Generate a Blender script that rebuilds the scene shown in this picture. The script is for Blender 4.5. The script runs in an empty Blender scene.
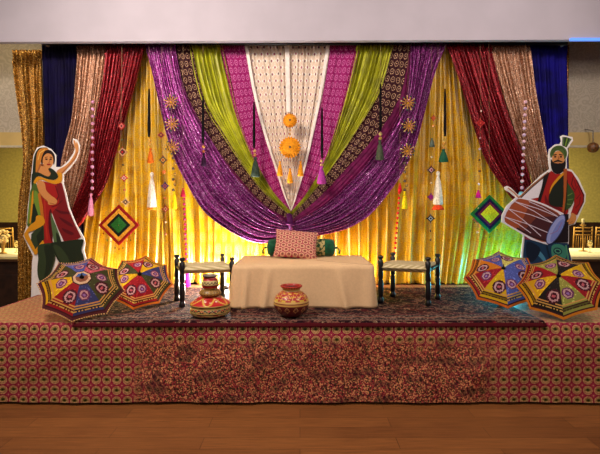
import bpy, math, random
from mathutils import Vector, Matrix
from mathutils.geometry import tessellate_polygon

PI = math.pi
random.seed(7)
SC = bpy.context.scene
COL = SC.collection
H, F = 1.5, 450.0          # eye height, focal length in pixels of the 600x454 frame


def P(px, py, Y):
    """point of the place seen at (px, py) and standing Y metres away"""
    return Vector(((px - 300) * Y / F, Y, H - (py - 208) * Y / F))


def lin(c, a=1.0):
    r = []
    for v in c[:3]:
        v = v / 255.0
        r.append(v / 12.92 if v <= 0.04045 else ((v + 0.055) / 1.055) ** 2.4)
    return (r[0], r[1], r[2], a)


# ------------------------------------------------------------ camera, world, lights
cam = bpy.data.cameras.new('camera')
cam.sensor_width = 36
cam.lens = F * 36 / 600
cam.shift_y = -19 / 600
cam.clip_start = 0.05
co = bpy.data.objects.new('camera', cam)
co.location = (0, 0, H)
co.rotation_euler = (PI / 2, 0, 0)
COL.objects.link(co)
SC.camera = co
SC.view_settings.view_transform = 'Standard'
SC.view_settings.look = 'None'
SC.view_settings.exposure = 0.0
SC.view_settings.gamma = 1.0
SC.view_settings.use_curve_mapping = False

w = bpy.data.worlds.new('world')
SC.world = w
w.use_nodes = True
w.node_tree.nodes['Background'].inputs[0].default_value = lin((215, 190, 180))
w.node_tree.nodes['Background'].inputs[1].default_value = 0.10


def light(kind, name, loc, target, energy, color, size=1.0, size_y=None, spot=60, blend=0.6, radius=0.05):
    l = bpy.data.lights.new(name, kind)
    l.energy = energy
    l.color = lin(color)[:3]
    if kind == 'AREA':
        l.shape = 'RECTANGLE'
        l.size = size
        l.size_y = size_y or size
    elif kind == 'SPOT':
        l.spot_size = math.radians(spot)
        l.spot_blend = blend
        l.shadow_soft_size = radius
    else:
        l.shadow_soft_size = radius
    o = bpy.data.objects.new(name, l)
    o.location = loc
    d = Vector(target) - Vector(loc)
    o.rotation_euler = d.to_track_quat('-Z', 'Y').to_euler()
    COL.objects.link(o)
    return o


# ceiling lamps of the hall, above and behind the photographer's line
light('AREA', 'hall_ceiling_light', (-2.0, 2.3, 4.0), (0, 4.8, 1.4), 130, (255, 238, 224), 0.7, 0.5)
light('AREA', 'hall_ceiling_light_right', (2.6, 2.3, 4.0), (0, 4.8, 1.4), 60, (255, 238, 228), 0.7, 0.5)
light('AREA', 'hall_ceiling_light_rear', (0, -1.2, 3.6), (0, 4.5, 2.0), 85, (255, 236, 228), 6.0, 1.2)
light('AREA', 'side_room_light', (-3.6, 9.3, 3.7), (-3.6, 9.3, 0), 520, (255, 226, 150), 5, 3)
light('AREA', 'side_room_light_right', (3.6, 9.3, 3.7), (3.6, 9.3, 0), 480, (255, 232, 170), 5, 3)
light('AREA', 'alcove_fill_left', (-3.4, 5.05, 3.6), (-3.4, 5.2, 0), 3, (255, 232, 190), 0.8, 0.15)  # unseen fill added to brighten the recess wall
# uplights on the stage floor (fixtures are built below)
UPL = [(-1.98, 4.86, (255, 215, 110), 12, 0.10), (-0.81, 4.84, (255, 252, 248), 90, 0), (-0.60, 4.90, (255, 250, 244), 70, 0.0), (0.62, 4.88, (255, 210, 90), 16, 0.05), (2.20, 4.80, (70, 225, 255), 26, 0)]
for X, Y, c, e, dx in UPL:
    light('POINT', 'uplight_beam', (X, Y, 0.74), (X, Y, 1.45), e, c, radius=0.045)


# ------------------------------------------------------------ node expression helper
class E:
    def __init__(s, nt, v):
        s.nt, s.v = nt, v

    def _op(s, op, b=None, c=None):
        n = s.nt.nodes.new('ShaderNodeMath')
        n.operation = op
        for i, q in enumerate((s, b, c)):
            if q is None:
                continue
            q = q.v if isinstance(q, E) else q
            if isinstance(q, (int, float)):
                n.inputs[i].default_value = q
            else:
                s.nt.links.new(q, n.inputs[i])
        return E(s.nt, n.outputs[0])

    def __add__(s, b): return s._op('ADD', b)
    def __sub__(s, b): return s._op('SUBTRACT', b)
    def __mul__(s, b): return s._op('MULTIPLY', b)
    def __truediv__(s, b): return s._op('DIVIDE', b)
    def fract(s): return s._op('FRACT')
    def floor(s): return s._op('FLOOR')
    def abs(s): return s._op('ABSOLUTE')
    def sin(s): return s._op('SINE')
    def sqrt(s): return s._op('SQRT')
    def mx(s, b): return s._op('MAXIMUM', b)
    def mn(s, b): return s._op('MINIMUM', b)
    def lt(s, b): return s._op('LESS_THAN', b)
    def gt(s, b): return s._op('GREATER_THAN', b)

    def step(s, a, b):       # smoothstep-like clamp map
        n = s.nt.nodes.new('ShaderNodeMapRange')
        n.interpolation_type = 'SMOOTHSTEP'
        s.nt.links.new(s.v, n.inputs[0])
        n.inputs[1].default_value = a
        n.inputs[2].default_value = b
        return E(s.nt, n.outputs[0])


def new_mat(name, rough=0.6, metal=0.0, sheen=0.0):
    m = bpy.data.materials.new(name)
    m.use_nodes = True
    nt = m.node_tree
    b = nt.nodes['Principled BSDF']
    if rough >= 0.5:
        b.inputs['Specular IOR Level'].default_value = 0.12
    b.inputs['Roughness'].default_value = rough
    b.inputs['Metallic'].default_value = metal
    if sheen:
        b.inputs['Sheen Weight'].default_value = sheen
    return m, nt, b


def coords(nt, kind='UV', scale=1.0):
    t = nt.nodes.new('ShaderNodeTexCoord')
    s = nt.nodes.new('ShaderNodeSeparateXYZ')
    nt.links.new(t.outputs[kind], s.inputs[0])
    return [E(nt, s.outputs[i]) * scale for i in range(3)], t.outputs[kind]


def mix(nt, fac, a, b):
    n = nt.nodes.new('ShaderNodeMix')
    n.data_type = 'RGBA'
    f = fac.v if isinstance(fac, E) else fac
    if isinstance(f, (int, float)):
        n.inputs[0].default_value = f
    else:
        nt.links.new(f, n.inputs[0])
    for i, q in ((6, a), (7, b)):
        if isinstance(q, tuple):
            n.inputs[i].default_value = lin(q)
        else:
            nt.links.new(q, n.inputs[i])
    return n.outputs[2]


def noise(nt, vec, scale, detail=3, stretch=None):
    if stretch:
        mp = nt.nodes.new('ShaderNodeMapping')
        mp.inputs['Scale'].default_value = stretch
        nt.links.new(vec, mp.inputs[0])
        vec = mp.outputs[0]
    n = nt.nodes.new('ShaderNodeTexNoise')
    n.inputs['Scale'].default_value = scale
    n.inputs['Detail'].default_value = detail
    nt.links.new(vec, n.inputs['Vector'])
    return E(nt, n.outputs['Fac'])


def voro(nt, vec, scale, feature='F1'):
    n = nt.nodes.new('ShaderNodeTexVoronoi')
    n.feature = feature
    n.inputs['Scale'].default_value = scale
    nt.links.new(vec, n.inputs['Vector'])
    return n


def bump(nt, b, h, strength=0.3, dist=0.01):
    n = nt.nodes.new('ShaderNodeBump')
    n.inputs['Strength'].default_value = strength
    n.inputs['Distance'].default_value = dist
    nt.links.new(h.v, n.inputs['Height'])
    nt.links.new(n.outputs[0], b.inputs['Normal'])


def plain(name, c, rough=0.6, metal=0.0, var=0.12, scale=30, sheen=0.0):
    m, nt, b = new_mat(name, rough, metal, sheen)
    xyz, vec = coords(nt, 'Object')
    n = noise(nt, vec, scale)
    d = tuple(max(0, v * (1 - var)) for v in c)
    l = tuple(min(255, v * (1 + var)) for v in c)
    nt.links.new(mix(nt, n.step(0.3, 0.7), d, l), b.inputs['Base Color'])
    return m


def emit(name, c, s):
    m, nt, b = new_mat(name)
    b.inputs['Base Color'].default_value = lin(c)
    b.inputs['Emission Color'].default_value = lin(c)
    b.inputs['Emission Strength'].default_value = s
    return m


def vcol(name, rough=0.6, metal=0.0, transl=0.0):
    m, nt, b = new_mat(name, rough, metal)
    a = nt.nodes.new('ShaderNodeVertexColor')
    a.layer_name = 'Col'
    xyz, vec = coords(nt, 'Object')
    n = noise(nt, vec, 160)
    c = nt.nodes.new('ShaderNodeMix')
    c.data_type = 'RGBA'
    c.blend_type = 'MULTIPLY'
    nt.links.new((n.step(0.2, 0.6) * 0.0 + 0.5).v, c.inputs[0])
    nt.links.new(a.outputs[0], c.inputs[6])
    nt.links.new(mix(nt, n.step(0.3, 0.7), (225, 225, 225), (255, 255, 255)), c.inputs[7])
    nt.links.new(c.outputs[2], b.inputs['Base Color'])
    if transl:
        t = nt.nodes.new('ShaderNodeBsdfTranslucent')
        nt.links.new(c.outputs[2], t.inputs[0])
        s = nt.nodes.new('ShaderNodeMixShader')
        s.inputs[0].default_value = transl
        nt.links.new(b.outputs[0], s.inputs[1])
        nt.links.new(t.outputs[0], s.inputs[2])
        nt.links.new(s.outputs[0], nt.nodes['Material Output'].inputs[0])
    return m


def sequin(name, dark, mid, hot, rough=0.38, scale=95, hotfrac=0.12):
    """fabric sewn with small shiny discs, each tilted its own way"""
    m, nt, b = new_mat(name, rough, 0.55)
    xyz, vec = coords(nt, 'UV')
    v = voro(nt, vec, scale)
    s = nt.nodes.new('ShaderNodeSeparateColor')
    nt.links.new(v.outputs['Color'], s.inputs[0])
    r = E(nt, s.outputs[0])
    g = E(nt, s.outputs[1])
    c = mix(nt, r.step(0.1, 0.9), dark, mid)
    c = mix(nt, g.step(1 - hotfrac, 1 - hotfrac + 0.05), c, hot)  # scattered pale discs: sparkle highlights put into the base colour
    nt.links.new(c, b.inputs['Base Color'])
    # tilt of every disc
    geo = nt.nodes.new('ShaderNodeNewGeometry')
    sub = nt.nodes.new('ShaderNodeVectorMath'); sub.operation = 'SUBTRACT'
    nt.links.new(v.outputs['Color'], sub.inputs[0]); sub.inputs[1].default_value = (0.5, 0.5, 0.5)
    sc = nt.nodes.new('ShaderNodeVectorMath'); sc.operation = 'SCALE'
    nt.links.new(sub.outputs[0], sc.inputs[0]); sc.inputs['Scale'].default_value = 0.45
    ad = nt.nodes.new('ShaderNodeVectorMath'); ad.operation = 'ADD'
    nt.links.new(geo.outputs['Normal'], ad.inputs[0]); nt.links.new(sc.outputs[0], ad.inputs[1])
    no = nt.nodes.new('ShaderNodeVectorMath'); no.operation = 'NORMALIZE'
    nt.links.new(ad.outputs[0], no.inputs[0])
    nt.links.new(no.outputs[0], b.inputs['Normal'])
    return m


# ------------------------------------------------------------ mesh helpers
def add(name, me, parent=None, loc=None, mats=(), smooth=True):
    o = bpy.data.objects.new(name, me)
    for m in mats:
        me.materials.append(m)
    COL.objects.link(o)
    if parent:
        o.parent = parent
    if loc:
        o.location = loc
    if smooth:
        for p in me.polygons:
            p.use_smooth = True
    return o


class MB:
    """collects geometry for one mesh"""

    def __init__(s):
        s.v, s.f, s.m, s.uv, s.c = [], [], [], {}, {}

    def face(s, idx, mi=0, col=None, uv=None):
        s.f.append(idx)
        s.m.append(mi)
        k = len(s.f) - 1
        if col is not None:
            s.c[k] = col
        if uv is not None:
            s.uv[k] = uv

    def box(s, a, b, mi=0):
        x0, y0, z0 = a
        x1, y1, z1 = b
        n = len(s.v)
        s.v += [(x0, y0, z0), (x1, y0, z0), (x1, y1, z0), (x0, y1, z0), (x0, y0, z1), (x1, y0, z1), (x1, y1, z1), (x0, y1, z1)]
        for q in ((3, 2, 1, 0), (4, 5, 6, 7), (0, 1, 5, 4), (1, 2, 6, 5), (2, 3, 7, 6), (3, 0, 4, 7)):
            s.face([n + i for i in q], mi)
        return s

    def tube(s, pts, r, seg=8, mi=0, col=None, closed=False):
        pts = [Vector(p) for p in pts]
        n0 = len(s.v)
        N = len(pts)
        rr = r if isinstance(r, (list, tuple)) else [r] * N
        prev = None
        for i, p in enumerate(pts):
            if closed:
                d = pts[(i + 1) % N] - pts[i - 1]
            else:
                d = (pts[min(i + 1, N - 1)] - pts[max(i - 1, 0)])
            d = d.normalized() if d.length > 1e-9 else Vector((0, 0, 1))
            if prev is None:
                a = d.cross(Vector((0, 0, 1)))
                if a.length < 1e-3:
                    a = d.cross(Vector((1, 0, 0)))
                a.normalize()
            else:
                a = prev - d * prev.dot(d)
                a.normalize()
            prev = a
            b = d.cross(a)
            for k in range(seg):
                t = 2 * PI * k / seg
                s.v.append(tuple(p + (a * math.cos(t) + b * math.sin(t)) * rr[i]))
        for i in range(N if closed else N - 1):
            j = (i + 1) % N
            for k in range(seg):
                k2 = (k + 1) % seg
                s.face([n0 + i * seg + k, n0 + i * seg + k2, n0 + j * seg + k2, n0 + j * seg + k], mi, col)
        if not closed:
            s.face([n0 + k for k in range(seg)][::-1], mi, col)
            s.face([n0 + (N - 1) * seg + k for k in range(seg)], mi, col)
        return s

    def lathe(s, prof, seg=24, origin=(0, 0, 0), mi=0, col=None, ripple=0.0, nrip=8, M=None):
        n0 = len(s.v)
        o = Vector(origin)
        N = len(prof)
        for i, (r, z) in enumerate(prof):
            for k in range(seg):
                t = 2 * PI * k / seg
                q = r * (1 + ripple * math.cos(nrip * t))
                p = Vector((q * math.cos(t), q * math.sin(t), z))
                if M:
                    p = M @ p
                s.v.append(tuple(o + p))
        for i in range(N - 1):
            for k in range(seg):
                k2 = (k + 1) % seg
                c = col(i / (N - 1), k / seg) if callable(col) else col
                s.face([n0 + i * seg + k, n0 + i * seg + k2, n0 + (i + 1) * seg + k2, n0 + (i + 1) * seg + k], mi, c)
        s.face([n0 + k for k in range(seg)][::-1], mi, col(0, 0) if callable(col) else col)
        s.face([n0 + (N - 1) * seg + k for k in range(seg)], mi, col(1, 0) if callable(col) else col)
        return s

    def sphere(s, c, r, seg=10, rings=7, mi=0, col=None, sq=(1, 1, 1)):
        prof = [(max(1e-4, r * math.sin(PI * i / rings)), -r * math.cos(PI * i / rings)) for i in range(rings + 1)]
        return s.lathe(prof, seg, c, mi, col, M=Matrix.Diagonal(Vector(sq)))

    def poly(s, pts, mi=0, col=None, depth=0.0):
        """flat polygon (list of 3-D points); depth > 0 extrudes it along +Y"""
        n0 = len(s.v)
        pts = [Vector(p) for p in pts]
        s.v += [tuple(p) for p in pts]
        tri = tessellate_polygon([pts])
        for t in tri:
            a, b, c = [pts[i] for i in t]
            t = list(t)
            if (b - a).cross(c - a).y > 0:
                t.reverse()
            s.face([n0 + i for i in t], mi, col)
        if depth:
            n1 = len(s.v)
            N = len(pts)
            s.v += [(p.x, p.y + depth, p.z) for p in pts]
            for t in tri:
                a, b, c = [pts[i] for i in t]
                t = list(t)
                if (b - a).cross(c - a).y < 0:
                    t.reverse()
                s.face([n1 + i for i in t], mi, col)
            for i in range(N):
                j = (i + 1) % N
                s.face([n0 + i, n0 + j, n1 + j, n1 + i], mi, col)
        return s

    def build(s, name, mats, parent=None, loc=None, smooth=True):
        me = bpy.data.meshes.new(name)
        me.from_pydata(s.v, [], s.f)
        for p, mi in zip(me.polygons, s.m):
            p.material_index = mi
        if s.uv:
            uvl = me.uv_layers.new(name='UVMap')
            for k, q in s.uv.items():
                for li, t in zip(me.polygons[k].loop_indices, q):
                    uvl.data[li].uv = t
        if s.c:
            ca = me.color_attributes.new('Col', 'FLOAT_COLOR', 'CORNER')
            for k, q in s.c.items():
                L = lin(q)
                for li in me.polygons[k].loop_indices:
                    ca.data[li].color = L
        me.update()
        return add(name, me, parent, loc, mats if isinstance(mats, (list, tuple)) else [mats], smooth)


def tag(o, label=None, cat=None, group=None, kind=None):
    if label: o['label'] = label
    if cat: o['category'] = cat
    if group: o['group'] = group
    if kind: o['kind'] = kind
    return o


def empty(name, loc, label, cat, group=None, rz=0.0):
    o = bpy.data.objects.new(name, None)
    o.empty_display_size = 0.05
    o.location = loc
    o.rotation_euler = (0, 0, rz)
    COL.objects.link(o)
    return tag(o, label, cat, group)


def bevel(o, wd=0.01, seg=2):
    m = o.modifiers.new('bevel', 'BEVEL')
    m.width = wd
    m.segments = seg
    m.limit_method = 'ANGLE'
    return o


def copy_tree(o, parent=None):
    c = o.copy()
    COL.objects.link(c)
    if parent:
        c.parent = parent
    for ch in [x for x in COL.objects if x.parent == o]:
        copy_tree(ch, c)
    return c


# ------------------------------------------------------------ the setting
M = {}
# wooden floor
m, nt, b = new_mat('wood_floor', 0.34)
xyz, vec = coords(nt, 'Object')
br = nt.nodes.new('ShaderNodeTexBrick')
nt.links.new(vec, br.inputs['Vector'])
br.inputs['Scale'].default_value = 1.0
br.inputs['Brick Width'].default_value = 1.25
br.inputs['Row Height'].default_value = 0.14
br.inputs['Mortar Size'].default_value = 0.0018
br.inputs['Color1'].default_value = lin((150, 94, 48))
br.inputs['Color2'].default_value = lin((126, 77, 39))
br.inputs['Mortar'].default_value = lin((40, 20, 12))
g1 = noise(nt, vec, 9, 6, (0.5, 14, 1)).step(0.3, 0.7)
g2 = noise(nt, vec, 1.3, 2).step(0.35, 0.7)
c = mix(nt, g1 * 0.6, br.outputs[0], (74, 42, 20))
c = mix(nt, g2 * 0.3, c, (150, 96, 50))
nt.links.new(c, b.inputs['Base Color'])
fl = MB().box((-7, -4, -0.1), (7, 13, 0)).build('floor', m, smooth=False)
tag(fl, kind='structure')

bulk = plain('bulkhead_paint', (182, 176, 186), 0.8, var=0.015, scale=3)
hz = H + 167.3 * 4.8 / F
ho = MB().box((-7, 0, 0), (7, 0.06, 1.3)).build('wall_header', bulk, None, (0, 4.80, hz), smooth=False)
ho.rotation_euler = (0, -0.0040, 0)
tag(ho, kind='structure')

m, nt, b = new_mat('wallpaper', 0.85)
xyz, vec = coords(nt, 'Object')
v = voro(nt, vec, 14, 'SMOOTH_F1')
n1 = noise(nt, vec, 30, 4)
pat = ((E(nt, v.outputs['Distance']) * 30).sin() * 0.5 + 0.5) * 0.5 + n1 * 0.5
nt.links.new(mix(nt, pat.step(0.3, 0.75), (184, 174, 154), (200, 190, 170)), b.inputs['Base Color'])
bump(nt, b, pat, 0.06, 0.003)
paper = m
soff = plain('soffit_paint', (214, 186, 118), 0.8, var=0.04, scale=4)
wb = MB().box((-7, 5.45, 2.41), (7, 5.55, 4.6)).build('wall_back', paper, smooth=False)
tag(wb, kind='structure')
tag(MB().box((-7, 5.41, 2.25), (7, 5.55, 2.41)).build('trim_1', soff, smooth=False), kind='structure')  # upright band standing in for the lit soffit, shaped to catch front light
tag(MB().box((-7, 5.39, 2.225), (7, 5.43, 2.25)).build('trim_2', plain('rail_paint', (205, 198, 170), 0.5, var=0.03), smooth=False), kind='structure')
tag(MB().box((-7, 4.86, 3.95), (7, 5.45, 4.0)).build('ceiling', bulk, smooth=False), kind='structure')
# knee wall in dark panelled wood, with a pale ledge
dk = plain('dark_panel_wood', (44, 27, 18), 0.45, var=0.25, scale=12)
kw = MB().box((-7, 5.40, 0), (7, 5.52, 0.86))
for k in range(-9, 10):
    x = k * 0.72
    kw.box((x - 0.30, 5.385, 0.14), (x + 0.30, 5.40, 0.70))
bevel(tag(kw.build('wall_low', dk, smooth=False), kind='structure'), 0.005)
tag(MB().box((-7, 5.36, 0.86), (7, 5.56, 0.89)).build('trim_3', plain('ledge_wood', (70, 46, 28), 0.35), smooth=False), kind='structure')
olive = plain('far_wall_paint', (190, 182, 112), 0.85, var=0.05, scale=18)
tag(MB().box((-11, 12.0, 0), (11, 12.1, 4.6)).build('wall_far', olive, smooth=False), kind='structure')
fw = MB().box((-11, 11.94, 0), (11, 12.0, 1.12))
for k in range(-14, 15):
    fw.box((k * 0.75 - 0.3, 11.92, 0.15), (k * 0.75 + 0.3, 11.94, 0.95))
tag(fw.build('trim_4', dk, smooth=False), kind='structure')
tag(MB().box((-7, 6.6, 3.95), (7, 12.0, 4.05)).build('ceiling_side', plain('ceiling_paint', (190, 184, 160), 0.9), smooth=False), kind='structure')
tag(MB().box((P(569.5, 0, 4.8).x, 4.775, H + 167.6 * 4.775 / F), (3.6, 4.80, H + 169.2 * 4.8 / F)).build('led_strip', emit('blue_led', (90, 140, 255), 1.0), smooth=False),
    'blue glowing LED strip along the lower edge of the white bulkhead, far right', 'light strip')

# ------------------------------------------------------------ stage
STZ = 0.62
SX = 2.64
SF = 3.45


def skirt_pattern(nt, U, V, vec, worn):
    """magenta brocade with rows of gold discs, dark hearts"""
    fx = (U / 0.0795).fract() - 0.5
    fy = (V / 0.0765).fract() - 0.5
    d = (fx * fx + fy * fy).sqrt()
    disc = d.lt(0.435)
    fy2 = fy - 0.03
    heart = (fx * fx * 0.8 + fy2 * fy2 * 1.5).sqrt() + fy.abs() * fx.abs() * 0.6 - fy * 0.15
    gx = (U / 0.0795 + 0.5).fract() - 0.5
    gy = (V / 0.0765 + 0.5).fract() - 0.5
    dia = gx.abs() + gy.abs()
    n = noise(nt, vec, 240, 2)
    c = mix(nt, n.step(0.35, 0.65), (110, 6, 40), (150, 12, 56))
    c = mix(nt, dia.lt(0.24) * dia.gt(0.17), c, (176, 70, 84))
    c = mix(nt, dia.lt(0.07), c, (225, 170, 130))
    gold = mix(nt, n.step(0.42, 0.58), (132, 80, 54), (222, 178, 120))
    c = mix(nt, disc, c, gold)
    c = mix(nt, d.gt(0.29) * d.lt(0.335) * n.step(0.35, 0.55), c, (116, 40, 46))
    c = mix(nt, heart.lt(0.215), c, (92, 84, 28))
    c = mix(nt, heart.lt(0.10), c, (26, 18, 22))
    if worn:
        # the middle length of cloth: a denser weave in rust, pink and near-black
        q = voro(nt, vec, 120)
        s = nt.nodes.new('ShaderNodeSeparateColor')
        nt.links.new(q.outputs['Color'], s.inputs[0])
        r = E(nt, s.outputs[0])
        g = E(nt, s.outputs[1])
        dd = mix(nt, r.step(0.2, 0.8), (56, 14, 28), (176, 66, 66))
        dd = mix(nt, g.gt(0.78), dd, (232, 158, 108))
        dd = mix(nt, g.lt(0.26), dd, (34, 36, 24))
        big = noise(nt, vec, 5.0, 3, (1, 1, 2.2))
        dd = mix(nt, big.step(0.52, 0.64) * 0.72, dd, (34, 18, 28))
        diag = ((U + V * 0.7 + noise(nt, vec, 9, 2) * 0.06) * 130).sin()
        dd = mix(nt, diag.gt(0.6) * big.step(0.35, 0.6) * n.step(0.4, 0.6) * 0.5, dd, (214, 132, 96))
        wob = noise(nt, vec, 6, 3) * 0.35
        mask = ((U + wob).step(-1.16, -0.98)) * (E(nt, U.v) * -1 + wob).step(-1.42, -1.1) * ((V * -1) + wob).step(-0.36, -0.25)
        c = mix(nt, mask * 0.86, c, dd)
    return c, n


m, nt, b = new_mat('skirt_brocade', 0.55)
xyz, vec = coords(nt, 'Object')
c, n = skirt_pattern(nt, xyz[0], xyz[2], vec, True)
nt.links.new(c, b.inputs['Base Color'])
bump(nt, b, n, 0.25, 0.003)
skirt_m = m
m, nt, b = new_mat('stage_top_brocade', 0.55)
xyz, vec = coords(nt, 'Object')
c, n = skirt_pattern(nt, xyz[0], xyz[1], vec, False)
c = mix(nt, 0.3, c, (190, 146, 90))
nt.links.new(c, b.inputs['Base Color'])
top_m = m

stage = empty('stage', (0, SF, 0), 'low wide stage platform covered in magenta and gold disc brocade', 'stage')
MB().box((-SX + 0.01, 0.02, 0.0), (SX - 0.01, 1.72, STZ - 0.004)).build('platform', plain('stage_ply', (70, 50, 36), 0.8), stage, smooth=False)
tp = MB()
NX, NY = 60, 12
for j in range(NY + 1):
    for i in range(NX + 1):
        x = -SX + 2 * SX * i / NX
        y = 1.72 * j / NY
        tp.v.append((x, y, STZ))
for j in range(NY):
    for i in range(NX):
        a = j * (NX + 1) + i
        tp.face([a, a + 1, a + NX + 2, a + NX + 1])
o = tp.build('top_cover', top_m, stage)
tag(o, 'gold and magenta brocade covering the deck')
sk = MB()
NX, NZ = 320, 22
segs = []
for j in range(NZ + 1):
    t = j / NZ
    z = STZ * (1 - t) + 0.022 * t
    for i in range(NX + 1):
        x = -SX + 2 * SX * i / NX
        wv = 0.010 * math.sin(x * 7 + 1.3 * math.sin(x * 2.1)) + 0.006 * math.sin(x * 19 + t * 3) + 0.010 * math.sin(x * 3.1 + t * 5) * math.sin(t * PI)
        # crossing drag folds
        wv += 0.012 * math.exp(-((x - 1.05 - t * 0.45) / 0.05) ** 2) * math.sin(t * PI) + 0.012 * math.exp(-((x - 1.75 + t * 0.6) / 0.07) ** 2) * math.sin(t * PI)
        wv += 0.010 * math.exp(-((x + 1.5 + t * 0.9) / 0.10) ** 2) * math.sin(t * PI)
        y = -0.012 - (wv + 0.02) * min(1, t * 5) * 0.8
        sk.v.append((x, y if j else 0.0, z if j else STZ + 0.001))
for j in range(NZ):
    for i in range(NX):
        a = j * (NX + 1) + i
        sk.face([a, a + NX + 1, a + NX + 2, a + 1])
o = sk.build('skirt', skirt_m, stage)
for sx in (-1, 1):
    sd = MB()
    n0 = 0
    for j in range(9):
        for i in range(25):
            y = 1.72 * i / 24
            sd.v.append((sx * (SX + 0.004 + 0.012 * math.sin(y * 14) * j / 8), y, STZ * (1 - j / 8) + 0.004))
    for j in range(8):
        for i in range(24):
            a = n0 + j * 25 + i
            q = [a, a + 1, a + 26, a + 25]
            sd.face(q if sx > 0 else q[::-1])
    sd.build('side_skirt', skirt_m, stage)

# carpet
m, nt, b = new_mat('persian_carpet', 0.9)
xyz, vec = coords(nt, 'Object')
v = voro(nt, vec, 15)
s = nt.nodes.new('ShaderNodeSeparateColor')
nt.links.new(v.outputs['Color'], s.inputs[0])
r = E(nt, s.outputs[0]); g = E(nt, s.outputs[1]); bb = E(nt, s.outputs[2])
d = E(nt, v.outputs['Distance'])
n1 = noise(nt, vec, 60, 4)
c = mix(nt, r.step(0.3, 0.7), (74, 12, 20), (32, 12, 20))
c = mix(nt, (d * 75).sin().gt(0.45) * g.gt(0.35), c, (146, 112, 88))
c = mix(nt, d.lt(0.26) * bb.gt(0.45), c, (116, 20, 26))
c = mix(nt, n1.step(0.62, 0.66), c, (170, 140, 108))
c = mix(nt, noise(nt, vec, 34, 3).step(0.50, 0.53), c, (26, 8, 14))
# border bands near the front edge (object y = 0 at the front)
by = xyz[1]
band = by.gt(0.07) * by.lt(0.24)
wave = ((xyz[0] * 38).sin() * 0.02 + by - 0.155).abs()
cb = mix(nt, wave.lt(0.022), (30, 12, 20), (110, 64, 52))
cb = mix(nt, n1.step(0.5, 0.62) * 0.8, cb, (150, 130, 112))
c = mix(nt, band, c, cb)
c = mix(nt, by.lt(0.02), c, (74, 12, 20))
c = mix(nt, ((by - 0.06).abs()).lt(0.012), c, (110, 74, 66))
c = mix(nt, ((by - 0.255).abs()).lt(0.012), c, (96, 40, 44))
nt.links.new(c, b.inputs['Base Color'])
bump(nt, b, n1, 0.4, 0.004)
CX0, CX1 = -1.73, 1.88
cp = MB()
NX, NY = 90, 36
for j in range(NY + 1):
    for i in range(NX + 1):
        x = CX0 + (CX1 - CX0) * i / NX
        y = 1.50 * j / NY
        z = 0.012 + 0.0025 * math.sin(x * 5 + y * 3)
        if j == 0:
            z = -0.018
            y = -0.012
        cp.v.append((x, y, z))
for j in range(NY):
    for i in range(NX):
        a = j * (NX + 1) + i
        cp.face([a, a + 1, a + NX + 2, a + NX + 1])
o = cp.build('carpet', m, loc=(0, SF - 0.022, STZ))
tag(o, 'dark maroon and navy patterned oriental carpet spread on the stage', 'carpet')
sm = o.modifiers.new('solid', 'SOLIDIFY'); sm.thickness = 0.008; sm.offset = -1


# ------------------------------------------------------------ backdrop frame
steel = plain('galvanised_steel', (150, 150, 155), 0.35, 0.8, 0.05)
blackm = plain('black_steel', (14, 13, 15), 0.4, 0.4, 0.1)
YB = 5.0
TOPZ = P(0, 44, YB).z
fr = empty('backdrop_frame', (0, YB, STZ), 'pipe frame with a dark crossbar that carries the coloured drapes', 'frame')
MB().tube([(P(42, 0, YB).x, 0.02, TOPZ + 0.012 - STZ), (P(568, 0, YB).x, 0.02, TOPZ + 0.012 - STZ)], 0.020, 10).build('crossbar', blackm, fr)
for px in (44, 300, 566):
    x = P(px, 0, YB).x
    MB().tube([(x, 0.19 if px != 300 else 0.16, 0.01), (x, 0.19 if px != 300 else 0.16, TOPZ - STZ), (x, 0.02, TOPZ + 0.012 - STZ)], 0.016, 10).build('upright', steel, fr)
    MB().box((x - 0.12, 0.05, 0.0), (x + 0.12, 0.22, 0.012)).build('base_plate', blackm, fr, smooth=False)


def cr(pts, n):
    """Catmull-Rom resample with n+1 points by arc length"""
    pts = [Vector((p[0], p[1])) for p in pts]
    q = [pts[0] * 2 - pts[1]] + pts + [pts[-1] * 2 - pts[-2]]
    out = []
    for i in range(1, len(q) - 2):
        for k in range(16):
            t = k / 16
            a, b_, c_, d_ = q[i - 1], q[i], q[i + 1], q[i + 2]
            out.append(0.5 * ((2 * b_) + (c_ - a) * t + (2 * a - 5 * b_ + 4 * c_ - d_) * t * t + (3 * b_ - a - 3 * c_ + d_) * t ** 3))
    out.append(pts[-1])
    L = [0]
    for i in range(1, len(out)):
        L.append(L[-1] + (out[i] - out[i - 1]).length)
    res = []
    j = 0
    for k in range(n + 1):
        s_ = L[-1] * k / n
        while j < len(L) - 2 and L[j + 1] < s_:
            j += 1
        t = (s_ - L[j]) / max(1e-9, L[j + 1] - L[j])
        res.append(out[j].lerp(out[j + 1], min(1, max(0, t))))
    return res


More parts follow.
